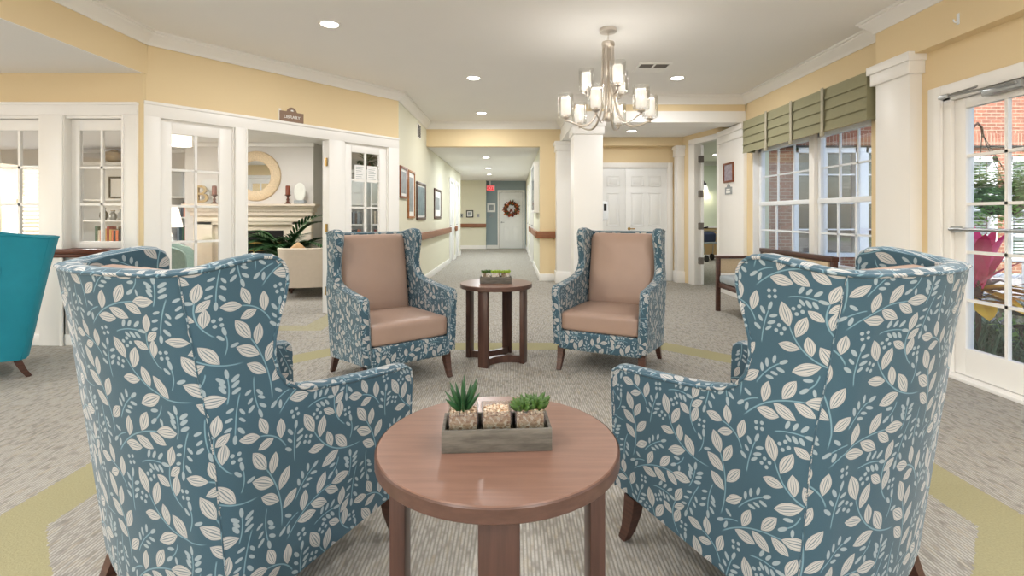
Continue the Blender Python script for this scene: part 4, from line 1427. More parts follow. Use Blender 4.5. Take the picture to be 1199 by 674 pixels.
# ceiling vent
t = thing('ceiling_vent', 'white square ceiling vent with dark louvres near the chandelier', 'vent', (1.62, 5.83, CEIL), 0)
b = MB()
for (x0, x1, y0, y1) in ((-.19, .19, -.19, -.16), (-.19, .19, .16, .19), (-.19, -.16, -.16, .16), (.16, .19, -.16, .16), (-.012, .012, -.16, .16), (-.16, .16, -.012, .012)): b.box(x0, x1, y0, y1, -.012, 0, bev=.002)
b.build('vent_frame', M['white'], t, smooth=30)
b = MB()
for i in range(14):
    y = -.15 + i * .023
    b.box(-.16, .16, y, y + .019, -.008, -.003, None)
b.build('slats', M['ventdark'], t)
b = MB(); b.box(-.16, .16, .012, .16, -.010, -.007); b.build('pale_slat_plate', M['white'], t)  # plain white plate stands for the paler far slats
t = thing('wall_vent', 'small dark wall grille high on the corridor-side wall below the crown', 'vent', (XH, 8.5, 2.63), R(90))
b = MB(); b.box(-.14, .14, -.012, 0, -.12, .12, bev=.003); b.build('vent_frame', M['white'], t)
b = MB()
for i in range(9): b.box(-.11, .11, -.016, -.011, -.10 + i * .023, -.10 + i * .023 + .014)
b.build('slats', M['black'], t)

# ================================================================== WALL-HUNG THINGS
def picture(label, loc, rz, w, h, fw, fmat, pmat, mat_w=.05, dep=.025, cat='picture', group=None, name='framed_picture'):
    t = thing(name, label, cat, loc, rz, group)
    b = MB()
    for (x0, x1, z0, z1) in ((-w / 2, w / 2, -h / 2, -h / 2 + fw), (-w / 2, w / 2, h / 2 - fw, h / 2), (-w / 2, -w / 2 + fw, -h / 2 + fw, h / 2 - fw), (w / 2 - fw, w / 2, -h / 2 + fw, h / 2 - fw)):
        b.box(x0, x1, -dep, 0, z0, z1, bev=.004)
    b.build('frame', M[fmat], t, smooth=30)
    b = MB(); b.box(-w / 2 + fw, w / 2 - fw, -.010, 0, -h / 2 + fw, h / 2 - fw); b.build('mat_board', M['paper'], t)
    b = MB(); b.box(-w / 2 + fw + mat_w, w / 2 - fw - mat_w, -.013, -.009, -h / 2 + fw + mat_w, h / 2 - fw - mat_w); b.build('print', M[pmat], t)
    return t
PG = 'framed pictures along the corridor wall'
M['redframe'] = wood('reddish_frame_wood', rgb(110, 58, 34), rgb(140, 80, 48), .35)
M['oakframe'] = wood('oak_frame_wood', rgb(158, 100, 52), rgb(184, 124, 70), .4)
picture('small red-brown framed picture, first on the corridor wall from the library', (XH, 7.27, 1.68), R(90), .47, .46, .035, 'redframe', 'photo_grey', .04, group=PG)
picture('tall light oak framed picture, second on the corridor wall from the library', (XH, 7.83, 1.53), R(90), .50, .74, .035, 'oakframe', 'photo_grey', .07, group=PG)
picture('large dark framed landscape, third on the corridor wall from the library', (XH, 8.68, 1.45), R(90), .84, .64, .045, 'darkwood', 'photo_land', .03, group=PG)
picture('dark framed picture with white mat, fourth and deepest on the corridor wall', (XH, 10.6, 1.45), R(90), .92, .62, .05, 'darkwood', 'photo_grey', .13, group=PG)
t = thing('display_case', 'large white-edged wall display panel on the corridor wall opposite the pictures', 'display case', (.517, 10.3, 1.75), R(-90))
b = MB()
for (x0, x1, z0, z1) in ((-.7, .7, -.49, -.44), (-.7, .7, .44, .49), (-.7, -.65, -.44, .44), (.65, .7, -.44, .44)): b.box(x0, x1, -.10, 0, z0, z1, bev=.004)
b.build('frame', M['white'], t, smooth=30)
b = MB(); b.box(-.65, .65, -.085, 0, -.44, .44); b.build('panel', M['screen'], t)

def handrail(name, label, pts_m, length, z=.85):
    t = thing(name, label, 'handrail', (0, 0, 0), 0, 'wooden corridor handrails')
    t.matrix_world = pts_m
    b = MB(); b.box(0, length, -.075, -.035, z - .065, z + .065, bev=.014, seg=3); b.build('rail', M['rail'], t, smooth=40)
    n = max(2, int(length / 1.2) + 1)
    for i in range(n):
        x = .12 + (length - .24) * i / (n - 1)
        b = MB(); b.box(x - .02, x + .02, -.04, 0, z - .03, z + .03); b.build('bracket', M['rail'], t)
    return t
handrail('handrail', 'long wooden handrail below the framed pictures', frame(XH, 7.1, 0, 90), 5.45)
handrail('handrail', 'short stub of wooden handrail between the two corridor doors on the picture side', frame(XH, 13.63, 0, 90), .36)
handrail('handrail', 'wooden handrail on the pale wall at the corridor end', frame(-2.6, 18.2, 0, 0), 1.66)
handrail('handrail', 'short bright wooden handrail across the yellow pier', frame(.455, 9.28, 0, 0), .34)
handrail('handrail', 'wooden handrail below the white display panel', frame(.517, 12.0, 0, -90), 2.66)
handrail('handrail', 'short wooden handrail stub between corridor doors past the display panel', frame(.517, 13.5, 0, -90), .5)

# corridor end wall
t = thing('exit_sign', 'red EXIT sign at the end of the corridor', 'sign', (-.80, 18.36, 2.21), 0)
b = MB(); b.box(-.17, .17, -.03, .03, -.10, .10, bev=.006); b.build('housing', M['white'], t)
b = MB(); b.box(-.155, .155, -.035, -.029, -.085, .085); b.build('sign_face', M['exitred'], t)
text_mesh('lettering', 'EXIT', .15, M['paper'], t, Matrix.Translation((0, -.037, 0)) @ TXT)
b = MB(); b.box(-.02, .02, -.012, .02, .10, .27); b.build('bracket', M['white'], t)
picture('white framed notice on the slate blue wall beside the wreath door', (-.76, 18.42, 1.50), 0, .30, .33, .035, 'white', 'photo_grey', .03, name='framed_notice', cat='notice')
t = thing('room_plaque', 'small grey plaque under the white notice on the blue wall', 'sign', (-.76, 18.42, 1.20), 0)
b = MB(); b.box(-.08, .08, -.012, 0, -.06, .04, bev=.003); b.prism([(math.cos(a) * .05, math.sin(a) * .05 + .035) for a in [PI * i / 10 for i in range(11)]], 0, .012, TXT); b.build('plate', M['photo_grey'], t)
picture('small dark framed picture on the pale wall at the corridor end', (-1.53, 18.2, 1.27), 0, .26, .26, .035, 'black', 'photo_grey', .03)
t = thing('light_switch', 'dark wall plate just beside the small framed picture at the corridor end', 'switch', (-1.83, 18.2, 1.21), 0)
b = MB(); b.box(-.055, .055, -.01, 0, -.07, .07, bev=.003); b.build('plate', M['steel'], t); b = MB(); b.box(-.012, .012, -.018, -.009, -.025, .025); b.build('toggle', M['black'], t)
t = thing('wall_thermostat', 'small dark wall control between the framed picture and the blue wall', 'thermostat', (-1.22, 18.2, 1.21), 0)
b = MB(); b.box(-.04, .04, -.025, 0, -.06, .06, bev=.006); b.build('housing', M['steel'], t); b = MB(); b.box(-.025, .025, -.028, -.024, 0, .035); b.build('display', M['black'], t)

# wreath on the end door
t = thing('autumn_wreath', 'round autumn leaf wreath with orange ribbon on the white end door', 'wreath', (-.03, 18.40, 1.45), 0)
rnd = random.Random(11)
cols = [('leaf_cluster', plain('wreath_green', rgb(62, 78, 44), .7, var=.3)), ('leaf_cluster', plain('wreath_orange', rgb(196, 104, 40), .7, var=.3)), ('leaf_cluster', plain('wreath_brown', rgb(84, 50, 34), .7, var=.3)), ('leaf_cluster', plain('wreath_red', rgb(150, 48, 36), .7, var=.3))]
for ci, (nm, mt) in enumerate(cols):
    b = MB()
    for i in range(60):
        a = rnd.uniform(0, 2 * PI); rr = .19 + rnd.gauss(0, .035)
        p = Vector((math.cos(a) * rr, -.03 - rnd.uniform(0, .05), math.sin(a) * rr))
        d = Vector((math.cos(a + rnd.uniform(-1.4, 1.4)), rnd.uniform(-.8, .1), math.sin(a + rnd.uniform(-1.4, 1.4))))
        b.blade(p, d, .09, .022, .1, 3, up=Vector((0, -1, 0)))
    b.build(nm, mt, t)
b = MB(); b.tube([(.19 * math.cos(a), -.03, .19 * math.sin(a)) for a in [2 * PI * i / 24 for i in range(25)]], .03, 8); b.build('vine_ring', M['turnedwood'], t, smooth=60)
b = MB()
for s in (-1, 1):
    b.blade((0, -.09, .02), (s, -.3, .5), .16, .035, .6, 4, up=Vector((0, 0, 1))); b.blade((0, -.09, 0), (s * .4, -.1, -1), .18, .03, .1, 4, up=Vector((0, -1, 0)))
b.build('ribbon', M['candle'], t)

# library sign over the opening
m = WA @ Matrix.Translation((1.42, 0, 2.335))
t = thing('room_sign', 'brown arched LIBRARY sign above the white opening', 'sign', m.translation, R(ANG))
def arched(mb, w, h, r, d0, d1):
    pts = [(-w, -h), (w, -h), (w, h)]
    pts += [(r * 1.15, h)] + [(r * math.cos(a), h + r * .95 * math.sin(a)) for a in [PI * i / 14 for i in range(1, 14)]] + [(-r * 1.15, h), (-w, h)]
    mb.prism(pts, d0, d1, TXT)
b = MB(); arched(b, .14, .056, .055, .012, .024); b.build('sign_plate', M['signbrown'], t)
b = MB(); b.box(-.145, -.12, -.012, 0, -.06, .08); b.box(.12, .145, -.012, 0, -.06, .05); b.box(-.06, .06, -.012, 0, -.05, .05); b.build('backing', M['white'], t)
text_mesh('lettering', 'LIBRARY', .052, M['paper'], t, Matrix.Translation((0, -.026, -.005)) @ TXT)
b = MB()
for i in range(5):
    a = PI * (i + .5) / 5
    b.blade((0, -.026, .064), (math.cos(a), 0, math.sin(a)), .024, .004, 0, 3, up=Vector((0, -1, 0)))
b.build('emblem', M['paper'], t)

# papers taped on the glazed door beside the corridor
for i, (x, z, lab) in enumerate(((2.355, 1.76, 'white paper notice taped in the pane nearer the opening'), (2.545, 1.76, 'white paper notice taped in the pane nearer the corridor corner'))):
    m = WA @ Matrix.Translation((x, .030, z))
    t = thing('paper_notice', lab, 'notice', m.translation, R(ANG))
    b = MB(); b.box(-.075, .085, -.002, 0.0, -.12, .10); b.build('sheet', M['paper'], t)
    b = MB()
    for q in range(7): b.box(-.055, .06 - (q % 3) * .015, -.003, -.0019, .07 - q * .025, .076 - q * .025)
    b.build('printed_lines', M['photo_grey'], t)

# hand sanitiser dispenser on the column
t = thing('soap_dispenser', 'white wall dispenser with dark window on the side of the white column', 'dispenser', (1.30, 7.34, 1.27), R(90))
b = MB(); b.box(-.06, .06, -.10, 0, -.14, .14, bev=.02, seg=3); b.build('housing', M['pvc'], t, smooth=40)
b = MB(); b.box(-.025, .025, -.104, -.098, .0, .09, bev=.002); b.box(-.062, -.058, -.07, -.03, .0, .10); b.build('window', M['black'], t)

# picture and plaque on the white pier
picture('small brown framed photograph on the white pier by the doorway', (XR - .05, 7.63, 1.855), R(-90), .34, .30, .028, 'redframe', 'photo_people', .0)
t = thing('room_sign', 'small grey arched room sign under the framed photograph on the pier', 'sign', (XR - .05, 7.64, 1.58), R(-90))
b = MB(); arched(b, .115, .055, .05, 0, .012); b.build('sign_plate', M['photo_grey'], t)
b = MB(); b.box(-.07, .07, -.014, -.011, -.035, -.005); b.box(-.06, .06, -.014, -.011, .01, .03); b.build('lettering_bars', M['paper'], t)

# hook on the beam
t = thing('wall_hook', 'small white adhesive hook on the yellow beam above the garden door', 'hook', (3.2, 3.60, 2.60), R(-90))
b = MB(); b.box(-.012, .012, -.005, 0, -.03, .05, bev=.003); b.build('hook_plate', M['pvc'], t)
b = MB(); b.tube([(0, -.005, .0), (0, -.02, -.015), (0, -.032, -.01), (0, -.036, .008)], .005, 6); b.build('hook_arm', M['pvc'], t, smooth=50)

# valance
t = thing('window_valance', 'sage green pleated box valance with straps over the window', 'valance', (XR, 0, 0), R(-90))
b = MB()
y0, y1 = 4.51, 6.93
b.box(-y1, -y0, -.145, -.13, 2.07, 2.50)
b.box(-y1, -y1 + .012, -.162, 0, 2.07, 2.50); b.box(-y0 - .012, -y0 + .001, -.166, 0, 2.065, 2.50); b.box(-y1, -y0, -.145, 0, 2.485, 2.50)
for i in range(4):   # pleats overlapping like boards
    z1 = 2.50 - i * .108; z0 = z1 - .118
    for v in ((-y1, -y0),):
        q = [Vector((v[0], -.149, z1)), Vector((v[1], -.149, z1)), Vector((v[1], -.168, z0)), Vector((v[0], -.168, z0))]
        bk = [p + Vector((0, .016, .004)) for p in q]
        F = [b.bm.verts.new(p) for p in q]; K = [b.bm.verts.new(p) for p in bk]
        b.bm.faces.new(F); b.bm.faces.new(list(reversed(K)))
        for a in range(4): b.bm.faces.new((F[a], F[(a + 1) % 4], K[(a + 1) % 4], K[a]))
b.build('pleated_cloth', M['valance'], t)
for y in (6.28, 5.72, 5.14):
    b = MB(); b.box(-y - .022, -y + .022, -.182, -.174, 2.05, 2.505, bev=.003); b.box(-y - .03, -y + .03, -.19, -.165, 2.01, 2.06, bev=.01); b.build('strap', M['valtape'], t)

# ================================================================== LIBRARY
FX = -4.40
t = thing('fireplace', 'cream fireplace with dentil mantel and dark firebox in the library', 'fireplace', (FX, 8.6, 0), 0)
b = MB()
b.box(-1.0, -.68, -.10, 0, 0, 1.10, bev=.004); b.box(.68, 1.0, -.10, 0, 0, 1.10, bev=.004); b.box(-1.0, 1.0, -.10, 0, 1.05, 1.20, bev=.004)
b.box(-.9, .9, -.115, -.1, 1.10, 1.16, bev=.003)
b.box(-.68, .68, -.03, 0, .95, 1.05); b.box(-.68, -.5, -.03, 0, 0, .95); b.box(.5, .68, -.03, 0, 0, .95)
b.build('surround', plain('cream_mantel_paint', rgb(226, 214, 194), .5, var=.02), t, smooth=30)
b = MB(); b.box(-1.03, 1.03, -.14, 0, 1.20, 1.26, bev=.004); b.box(-1.09, 1.09, -.20, 0, 1.335, 1.36, bev=.004)
b.prism([(-.14, 1.26), (0, 1.26), (0, 1.335), (-.19, 1.335)], -1.06, 1.06, Matrix(((0, 0, 1, 0), (1, 0, 0, 0), (0, 1, 0, 0), (0, 0, 0, 1))))
b.box(-1.12, 1.12, -.23, 0, 1.36, 1.40, bev=.006); b.build('mantel_shelf', M['cream'], t, smooth=30)
b = MB()
for i in range(50): b.box(-1.03 + i * .0415, -1.008 + i * .0415, -.165, -.13, 1.272, 1.312)
b.build('dentils', M['cream'], t)
b = MB(); b.box(-.5, .5, -.035, -.005, 0, .95); b.build('firebox', M['fireblack'], t)  # flat black panel fills the opening
b = MB(); b.box(-.5, .5, -.05, -.035, .73, .76); b.box(-.5, .5, -.05, -.035, .60, .615); b.box(-.01, .01, -.05, -.035, .05, .73); b.build('screen_trim', M['brass'], t)
b = MB(); b.box(-.75, .75, -.45, 0, 0, .04, bev=.004); b.build('hearth', M['concrete'], t)

t = thing('round_mirror', 'round mirror in a wide bone mosaic frame above the mantel', 'mirror', (FX + .02, 8.6, 1.88), 0)
b = MB()
b.lathe([(.255, -.005), (.262, .03), (.30, .045), (.38, .045), (.42, .03), (.43, -.005)], 56, TXT, cap=False); b.build('frame', M['bone'], t, smooth=40)
b = MB(); b.lathe([(.262, .012), (.0005, .012)], 56, TXT, cap=False); b.build('mirror_glass', M['mirror'], t)

def candlestick(label, x, z=1.40, y=8.47):
    t = thing('candlestick', label, 'candlestick', (x, y, z), 0, 'turned candlesticks with rust candles')
    b = MB(); b.lathe([(.055, 0), (.055, .012), (.03, .025), (.018, .05), (.026, .075), (.016, .10), (.022, .13), (.05, .145), (.05, .155), (.001, .156)], 20); b.build('stand', M['turnedwood'], t, smooth=50)
    b = MB(); b.lathe([(.037, .156), (.037, .30), (.03, .306), (.001, .303)], 20); b.build('candle', M['candle'], t, smooth=50)
    b = MB(); b.tube([(0, 0, .30), (.002, 0, .318)], .002, 5); b.build('wick', M['black'], t)
candlestick('rust pillar candle on turned stand beside the letter B', -5.02)
candlestick('rust pillar candle on turned stand beside the white oval plate', -3.78)
t = thing('decorative_letter', 'gold decorative letter B standing on the mantel end', 'ornament', (-5.24, 8.48, 1.40), 0)
text_mesh('letter', 'B', .42, M['gold'], t, Matrix.Translation((0, 0, .15)) @ TXT, .02)
t = thing('oval_plate', 'white oval ridged plate on a stand on the mantel', 'ornament', (-3.57, 8.46, 1.40), 0)
b = MB(); b.lathe([(.001, .012), (.06, .014), (.09, .02), (.10, .03), (.094, .034), (.05, .026), (.001, .024)], 28, Matrix.Translation((0, .02, .20)) @ TXT @ Matrix.Diagonal((.98, 1.55, 1, 1)), cap=False); b.build('plate', M['petal'], t, smooth=50)
b = MB(); b.box(-.09, .09, -.05, .05, 0, .06, bev=.01); b.build('stand', M['photo_grey'], t, smooth=30)

# bookcases with books
BOOKC = [rgb(150, 40, 40), rgb(40, 70, 80), rgb(200, 190, 170), rgb(70, 50, 40), rgb(30, 40, 60), rgb(190, 150, 80), rgb(60, 90, 70), rgb(210, 110, 70), rgb(120, 130, 140)]
BM = [plain('book_cloth_%d' % i, c, .7, var=.05) for i, c in enumerate(BOOKC)]
BW = ['red', 'dark teal', 'cream', 'brown', 'navy', 'ochre', 'green', 'coral', 'grey']
def bookcase(label, x0, x1, y0, y1, h, shelves, backmat='whitedoor'):
    t = thing('bookcase', label, 'bookcase', (x0, y0, 0), 0)
    W, D = x1 - x0, y1 - y0
    b = MB(); b.box(0, .03, 0, D, 0, h, bev=.002); b.box(W - .03, W, 0, D, 0, h, bev=.002); b.box(0, W, D - .015, D, 0, h); b.box(-.02, W + .02, -.02, D, h, h + .05, bev=.004); b.build('carcass', M[backmat], t)
    for z in shelves:
        b = MB(); b.box(.03, W - .03, 0.0, D - .015, z - .025, z); b.build('shelf', M[backmat], t)
    return t
def books(x, xend, y, z, seed, where, hmax=.26):
    r = random.Random(seed)
    i = 0
    while x < xend:
        w = r.uniform(.028, .05); h = r.uniform(.2, hmax); d = r.uniform(.14, .18)
        k = (seed * 3 + i * 4 + r.randrange(3)) % len(BM)
        t = thing('book', '%s book, number %s along on %s' % (BW[k], ['one', 'two', 'three', 'four', 'five', 'six', 'seven', 'eight', 'nine', 'ten', 'eleven', 'twelve'][min(i, 11)], where), 'book', (x, y, z), 0, 'books on ' + where)
        t['label'] = '%s-spined book %s %s' % (BW[k], ['first', 'second', 'third', 'fourth', 'fifth', 'sixth', 'seventh', 'eighth', 'ninth', 'tenth', 'eleventh', 'twelfth'][min(i, 11)] + ' along', where)
        b = MB(); b.box(0, w, 0, d, 0, h, bev=.003); b.build('cover', BM[k], t)
        b = MB(); b.box(.004, w - .004, .004, d + .001, .004, h + .001); b.build('pages', M['paper'], t)
        x += w + .004; i += 1
bookcase('white bookcase in the library recess seen through the panes by the teal chair', -8.06, -6.86, 9.05, 9.43, 2.12, (.10, .72, 1.12, 1.50))
books(-7.56, -7.1, 9.10, .72, 2, 'on the bookcase behind the small panes', .30)
picture('arched-look framed print leaning on the library bookcase', (-7.33, 9.405, 1.73), 0, .42, .40, .03, 'black', 'paper', .03, name='framed_print')
for i, (x, h, mt, lab) in enumerate(((-7.48, .22, 'black', 'dark vase on the middle shelf of the recess bookcase'), (-7.31, .17, 'steel', 'silver vase on the middle shelf of the recess bookcase'), (-7.15, .2, 'photo_grey', 'grey vase on the middle shelf of the recess bookcase'))):
    t = thing('vase', lab, 'vase', (x, 9.2, 1.12), 0, 'vases on the recess bookcase')
    b = MB(); b.lathe([(.04, 0), (.065, h * .3), (.06, h * .6), (.025, h * .85), (.035, h)], 18); b.build('body', M[mt], t, smooth=50)
    b = MB(); b.lathe([(.035, h), (.038, h + .008), (.028, h + .008), (.026, h - .01)], 18, cap=False); b.build('rim', M['brass'], t, smooth=50)
t = thing('gold_bowl', 'round gold ribbed bowl on top of the recess bookcase', 'ornament', (-7.30, 9.22, 2.17), 0)
b = MB(); b.lathe([(.05, 0), (.14, .05), (.17, .12), (.14, .19), (.08, .215), (.001, .22)], 24); b.build('body', M['gold'], t, smooth=40)
b = MB(); b.lathe([(.05, .21), (.055, .235), (.001, .24)], 16); b.build('lid', M['brass'], t, smooth=40)
bookcase('white bookcase beside the fireplace behind the table lamp', -6.2, -5.66, 9.1, 9.43, 2.0, (.10, .75, 1.18, 1.55))
books(-6.1, -5.75, 9.14, 1.18, 4, 'on the upper shelf beside the fireplace', .28)
books(-6.1, -5.75, 9.14, .75, 5, 'on the lower shelf beside the fireplace', .28)
bookcase('tall white bookcase in the recess past the fireplace wall', -3.30, -2.62, 9.05, 9.43, 1.98, (.10, .70, 1.05, 1.42))
books(-3.22, -2.8, 9.10, 1.05, 7, 'on the middle shelf past the fireplace', .26)
books(-3.22, -2.8, 9.10, .70, 8, 'on the lower shelf past the fireplace', .26)
bookcase('white bookcase in the library behind the paper notices', -2.55, -1.80, 9.05, 9.43, 1.98, (.10, .70, 1.05, 1.42))
books(-2.5, -1.95, 9.10, 1.05, 9, 'behind the paper notices', .28)
books(-2.5, -1.95, 9.10, .70, 12, 'on the shelf low behind the paper notices', .28)
rnd = random.Random(5)
for x, lab in ((-2.62, 'leafy green plant on the bookcase top nearer the opening'), (-2.1, 'dense dark plant on the bookcase top nearer the corridor')):
    t = thing('potted_plant', lab, 'plant', (x, 9.12, 2.03), 0, 'plants on top of the library bookcases')
    b = MB(); b.lathe([(.07, 0), (.10, .13), (.09, .13), (.001, .12)], 18); b.build('pot', M['turnedwood'], t, smooth=40)
    b = MB()
    for i in range(90):
        a = rnd.uniform(0, 2 * PI); e = rnd.uniform(-.3, 1.3)
        d = Vector((math.cos(a) * math.cos(e), math.sin(a) * math.cos(e), math.sin(e)))
        b.blade(Vector((0, 0, .14)) + d * rnd.uniform(.02, .16), d, .13, .03, .7, 3)
    b.build('foliage', M['palm'], t)

# table lamp on a little table
t = thing('lamp_table', 'small dark table under the library lamp', 'table', (-5.30, 7.75, 0), 0)
b = MB(); b.lathe([(.22, .60), (.22, .625), (.001, .626)], 28); b.build('tabletop', M['darkwood'], t, smooth=40)
for k in range(3):
    b = MB(); b.tube([(.15 * math.cos(k * 2.1), .15 * math.sin(k * 2.1), .6), (.2 * math.cos(k * 2.1), .2 * math.sin(k * 2.1), 0)], .016, 8); b.build('leg', M['darkwood'], t, smooth=40)
t = thing('table_lamp', 'table lamp with white tapered shade in the library', 'lamp', (-5.30, 7.75, .626), 0)
b = MB(); b.lathe([(.09, 0), (.09, .02), (.03, .04), (.07, .16), (.06, .28), (.015, .34), (.012, .45)], 20); b.build('base', M['pvc'], t, smooth=50)
b = MB(); b.lathe([(.19, .40), (.12, .74), (.116, .74), (.186, .40)], 28, cap=False); b.build('lamp_shade', M['lampfabric'], t, smooth=50)
lamp('bulb', t, (0, 0, .56), 5, .05, (1, .86, .7), 'POINT')
t = thing('white_bottle', 'white bottle-shaped vase on the small library table', 'vase', (-5.16, 7.62, .626), 0)
b = MB(); b.lathe([(.05, 0), (.07, .06), (.06, .14), (.02, .19), (.018, .25)], 18); b.build('body', M['pvc'], t, smooth=50)
b = MB(); b.lathe([(.018, .25), (.024, .262), (.014, .262), (.012, .24)], 18, cap=False); b.build('rim', M['pvc'], t, smooth=50)

# palm
t = thing('potted_palm', 'green palm in a pot in front of the library fireplace', 'plant', (-3.66, 8.10, 0), 0)
b = MB(); b.lathe([(.13, 0), (.19, .05), (.20, .34), (.18, .36), (.17, .32), (.001, .31)], 28); b.build('pot', M['turnedwood'], t, smooth=40)
rnd = random.Random(21)
fr = MB(); st = MB()
for i in range(36):
    a = 2 * PI * i * .618; e = rnd.uniform(1.05, 1.5)
    d = Vector((math.cos(a) * math.cos(e), math.sin(a) * math.cos(e), math.sin(e)))
    p = Vector((0, 0, .34)); path = [p.copy()]
    L = rnd.uniform(.95, 1.2) * (.5 if math.sin(a) > .25 else .72 if math.sin(a) < -.35 else 1.0)
    for s in range(18):
        d = (d - Vector((0, 0, .035 + .006 * s)) + Vector((math.cos(a), math.sin(a), 0)) * .03).normalized(); p = p + d * L / 18; path.append(p.copy())
    st.tube(path, [.006 * (1 - .045 * k) for k in range(19)], 5)
    for s in range(4, 19):
        tn = (path[s] - path[s - 1]).normalized(); side = tn.cross(Vector((0, 0, 1))).normalized()
        for sd in (-1, 1):
            ll = .27 * math.sin(PI * (s - 2) / 18.5) + .05
            fr.blade(path[s], tn * .75 + side * sd * .8 + Vector((0, 0, .18)), ll, .019, .45, 4)
fr.build('fronds', M['palm'], t); st.build('stems', M['palm'], t, smooth=60)

# sconce and walker in the side room
t = thing('wall_sconce', 'dark bracket wall sconce with lit glass shade in the side room', 'wall light', (5.30, 14.0, 2.12), 0)
b = MB(); b.lathe([(.06, 0), (.06, .02), (.02, .03), (.02, .05)], 18, TXT); b.tube([(0, -.04, 0), (0, -.12, .04), (0, -.17, .0), (0, -.17, -.03)], .012, 8); b.lathe([(.05, -.08), (.05, -.02), (.02, -.01)], 16, Matrix.Translation((0, -.17, 0))); b.build('bracket', M['black'], t, smooth=40)
b = MB(); b.lathe([(.10, -.22), (.08, -.12), (.045, -.07), (.04, -.07), (.075, -.12), (.095, -.22)], 20, Matrix.Translation((0, -.17, 0)), cap=False); b.build('glass_shade', M['lampshade'], t, smooth=50)
lamp('bulb', t, (0, -.17, -.18), 8, .05, (1, .9, .7), 'POINT')
t = thing('walker', 'wheeled walking frame with navy bag parked in the side room', 'walker', (5.22, 13.3, 0), R(15))
for sx in (-1, 1):
    b = MB()
    b.tube([(sx * .26, .22, .08), (sx * .26, .16, .50), (sx * .25, -.06, .86), (sx * .25, -.22, .90)], .014, 8); b.tube([(sx * .26, -.24, .08), (sx * .26, -.08, .50), (sx * .25, -.02, .80)], .014, 8); b.tube([(sx * .26, .17, .45), (sx * .26, -.12, .45)], .012, 8)
    b.build('side_frame', M['steel'], t, smooth=60)
    for y in (-.25, .23):
        b = MB(); mm = Matrix.Translation((sx * .26, y, .09)) @ Matrix.Rotation(R(90), 4, 'Y'); b.lathe([(.09, -.015), (.09, .015), (.03, .018)], 20, mm); b.build('wheel', M['black'], t, smooth=40)
    b = MB(); b.tube([(sx * .25, -.14, .885), (sx * .25, -.28, .905)], .02, 10); b.build('hand_grip', M['black'], t, smooth=60)
b = MB(); b.box(-.25, .25, -.10, .14, .47, .51, bev=.01); b.build('seat', M['greycloth'], t, smooth=40)
b = MB(); b.rbox(0, .05, .63, .18, .12, .13, .06, .02); b.build('bag', M['navy'], t, smooth=179)
b = MB(); b.tube([(-.25, .02, .80), (.25, .02, .80)], .014, 8); b.build('crossbar', M['steel'], t, smooth=60)

# ================================================================== GARDEN
rnd = random.Random(31)
def tufts(mb, x0, x1, y0, y1, n, h, w=.006):
    for i in range(n):
        x, y = rnd.uniform(x0, x1), rnd.uniform(y0, y1)
        for k in range(9):
            a = rnd.uniform(0, 2 * PI); e = rnd.uniform(.6, 1.4)
            mb.blade((x + rnd.uniform(-.03, .03), y + rnd.uniform(-.03, .03), -.07), (math.cos(a) * math.cos(e), math.sin(a) * math.cos(e), math.sin(e)), h * rnd.uniform(.7, 1.2), w, 1.1, 4)
b = MB(); tufts(b, 3.95, 5.6, 2.4, 5.8, 330, .36); o = b.build('grass', plain('blue_green_grass', rgb(104, 132, 104), .7, var=.4, scale=6))
tag(o, 'blue-green strappy border grass outside the garden door', 'grass'); o['kind'] = 'stuff'
g = MB(); g.prism([(3.62, 1.5), (5.6, 1.5), (5.6, 6.4), (3.62, 6.4)], -.07, -.045); struct(g.build('ground_bed', M['mulch']))

t = thing('hanging_fern', 'bushy green fern hanging from an iron hook outside the garden door', 'plant', (4.86, 4.98, 1.33), 0)
b = MB(); b.lathe([(.10, -.12), (.17, -.04), (.19, .06), (.17, .06), (.001, .04)], 24); b.build('basket', M['mulch'], t, smooth=40)
b = MB()
for i in range(300):
    a = rnd.uniform(0, 2 * PI); e = rnd.uniform(-.2, 1.4)
    d = Vector((math.cos(a) * math.cos(e), math.sin(a) * math.cos(e), math.sin(e)))
    p = Vector((math.cos(a) * .10, math.sin(a) * .10, .05)); L = rnd.uniform(.38, .58)
    pts = [p.copy()]
    for s in range(7):
        d = (d - Vector((0, 0, .14 + .03 * s))).normalized(); p = p + d * L / 7; pts.append(p.copy())
    for s in range(1, 8):
        tn = (pts[s] - pts[s - 1]).normalized(); side = tn.cross(Vector((0, 0, 1)))
        if side.length < .01: continue
        side.normalize()
        for sd in (-1, 1):
            b.blade(pts[s], tn * .5 + side * sd, .085 * (1.1 - s / 9), .025, .3, 2)
b.build('fronds', M['fern'], t)
b = MB()
for k in range(3):
    a = k * 2.1; b.tube([(.18 * math.cos(a), .18 * math.sin(a), .06), (-.20, .0, .69)], .004, 5)
b.build('chains', M['black'], t)
t = thing('shepherd_hook', 'rusty iron shepherd hook carrying the hanging fern', 'hook', (4.52, 4.94, -.06), 0)
b = MB(); b.tube([(0, 0, 0), (0, 0, 1.95), (.01, 0, 2.12), (.06, 0, 2.17), (.12, .02, 2.13), (.14, .03, 2.06), (.15, .035, 2.04)], .011, 8); b.build('pole', M['turnedwood'], t, smooth=60)
b = MB(); b.tube([(0, 0, .02), (-.1, 0, .0), (-.1, 0, -.05)], .01, 6); b.build('step_foot', M['turnedwood'], t, smooth=60)

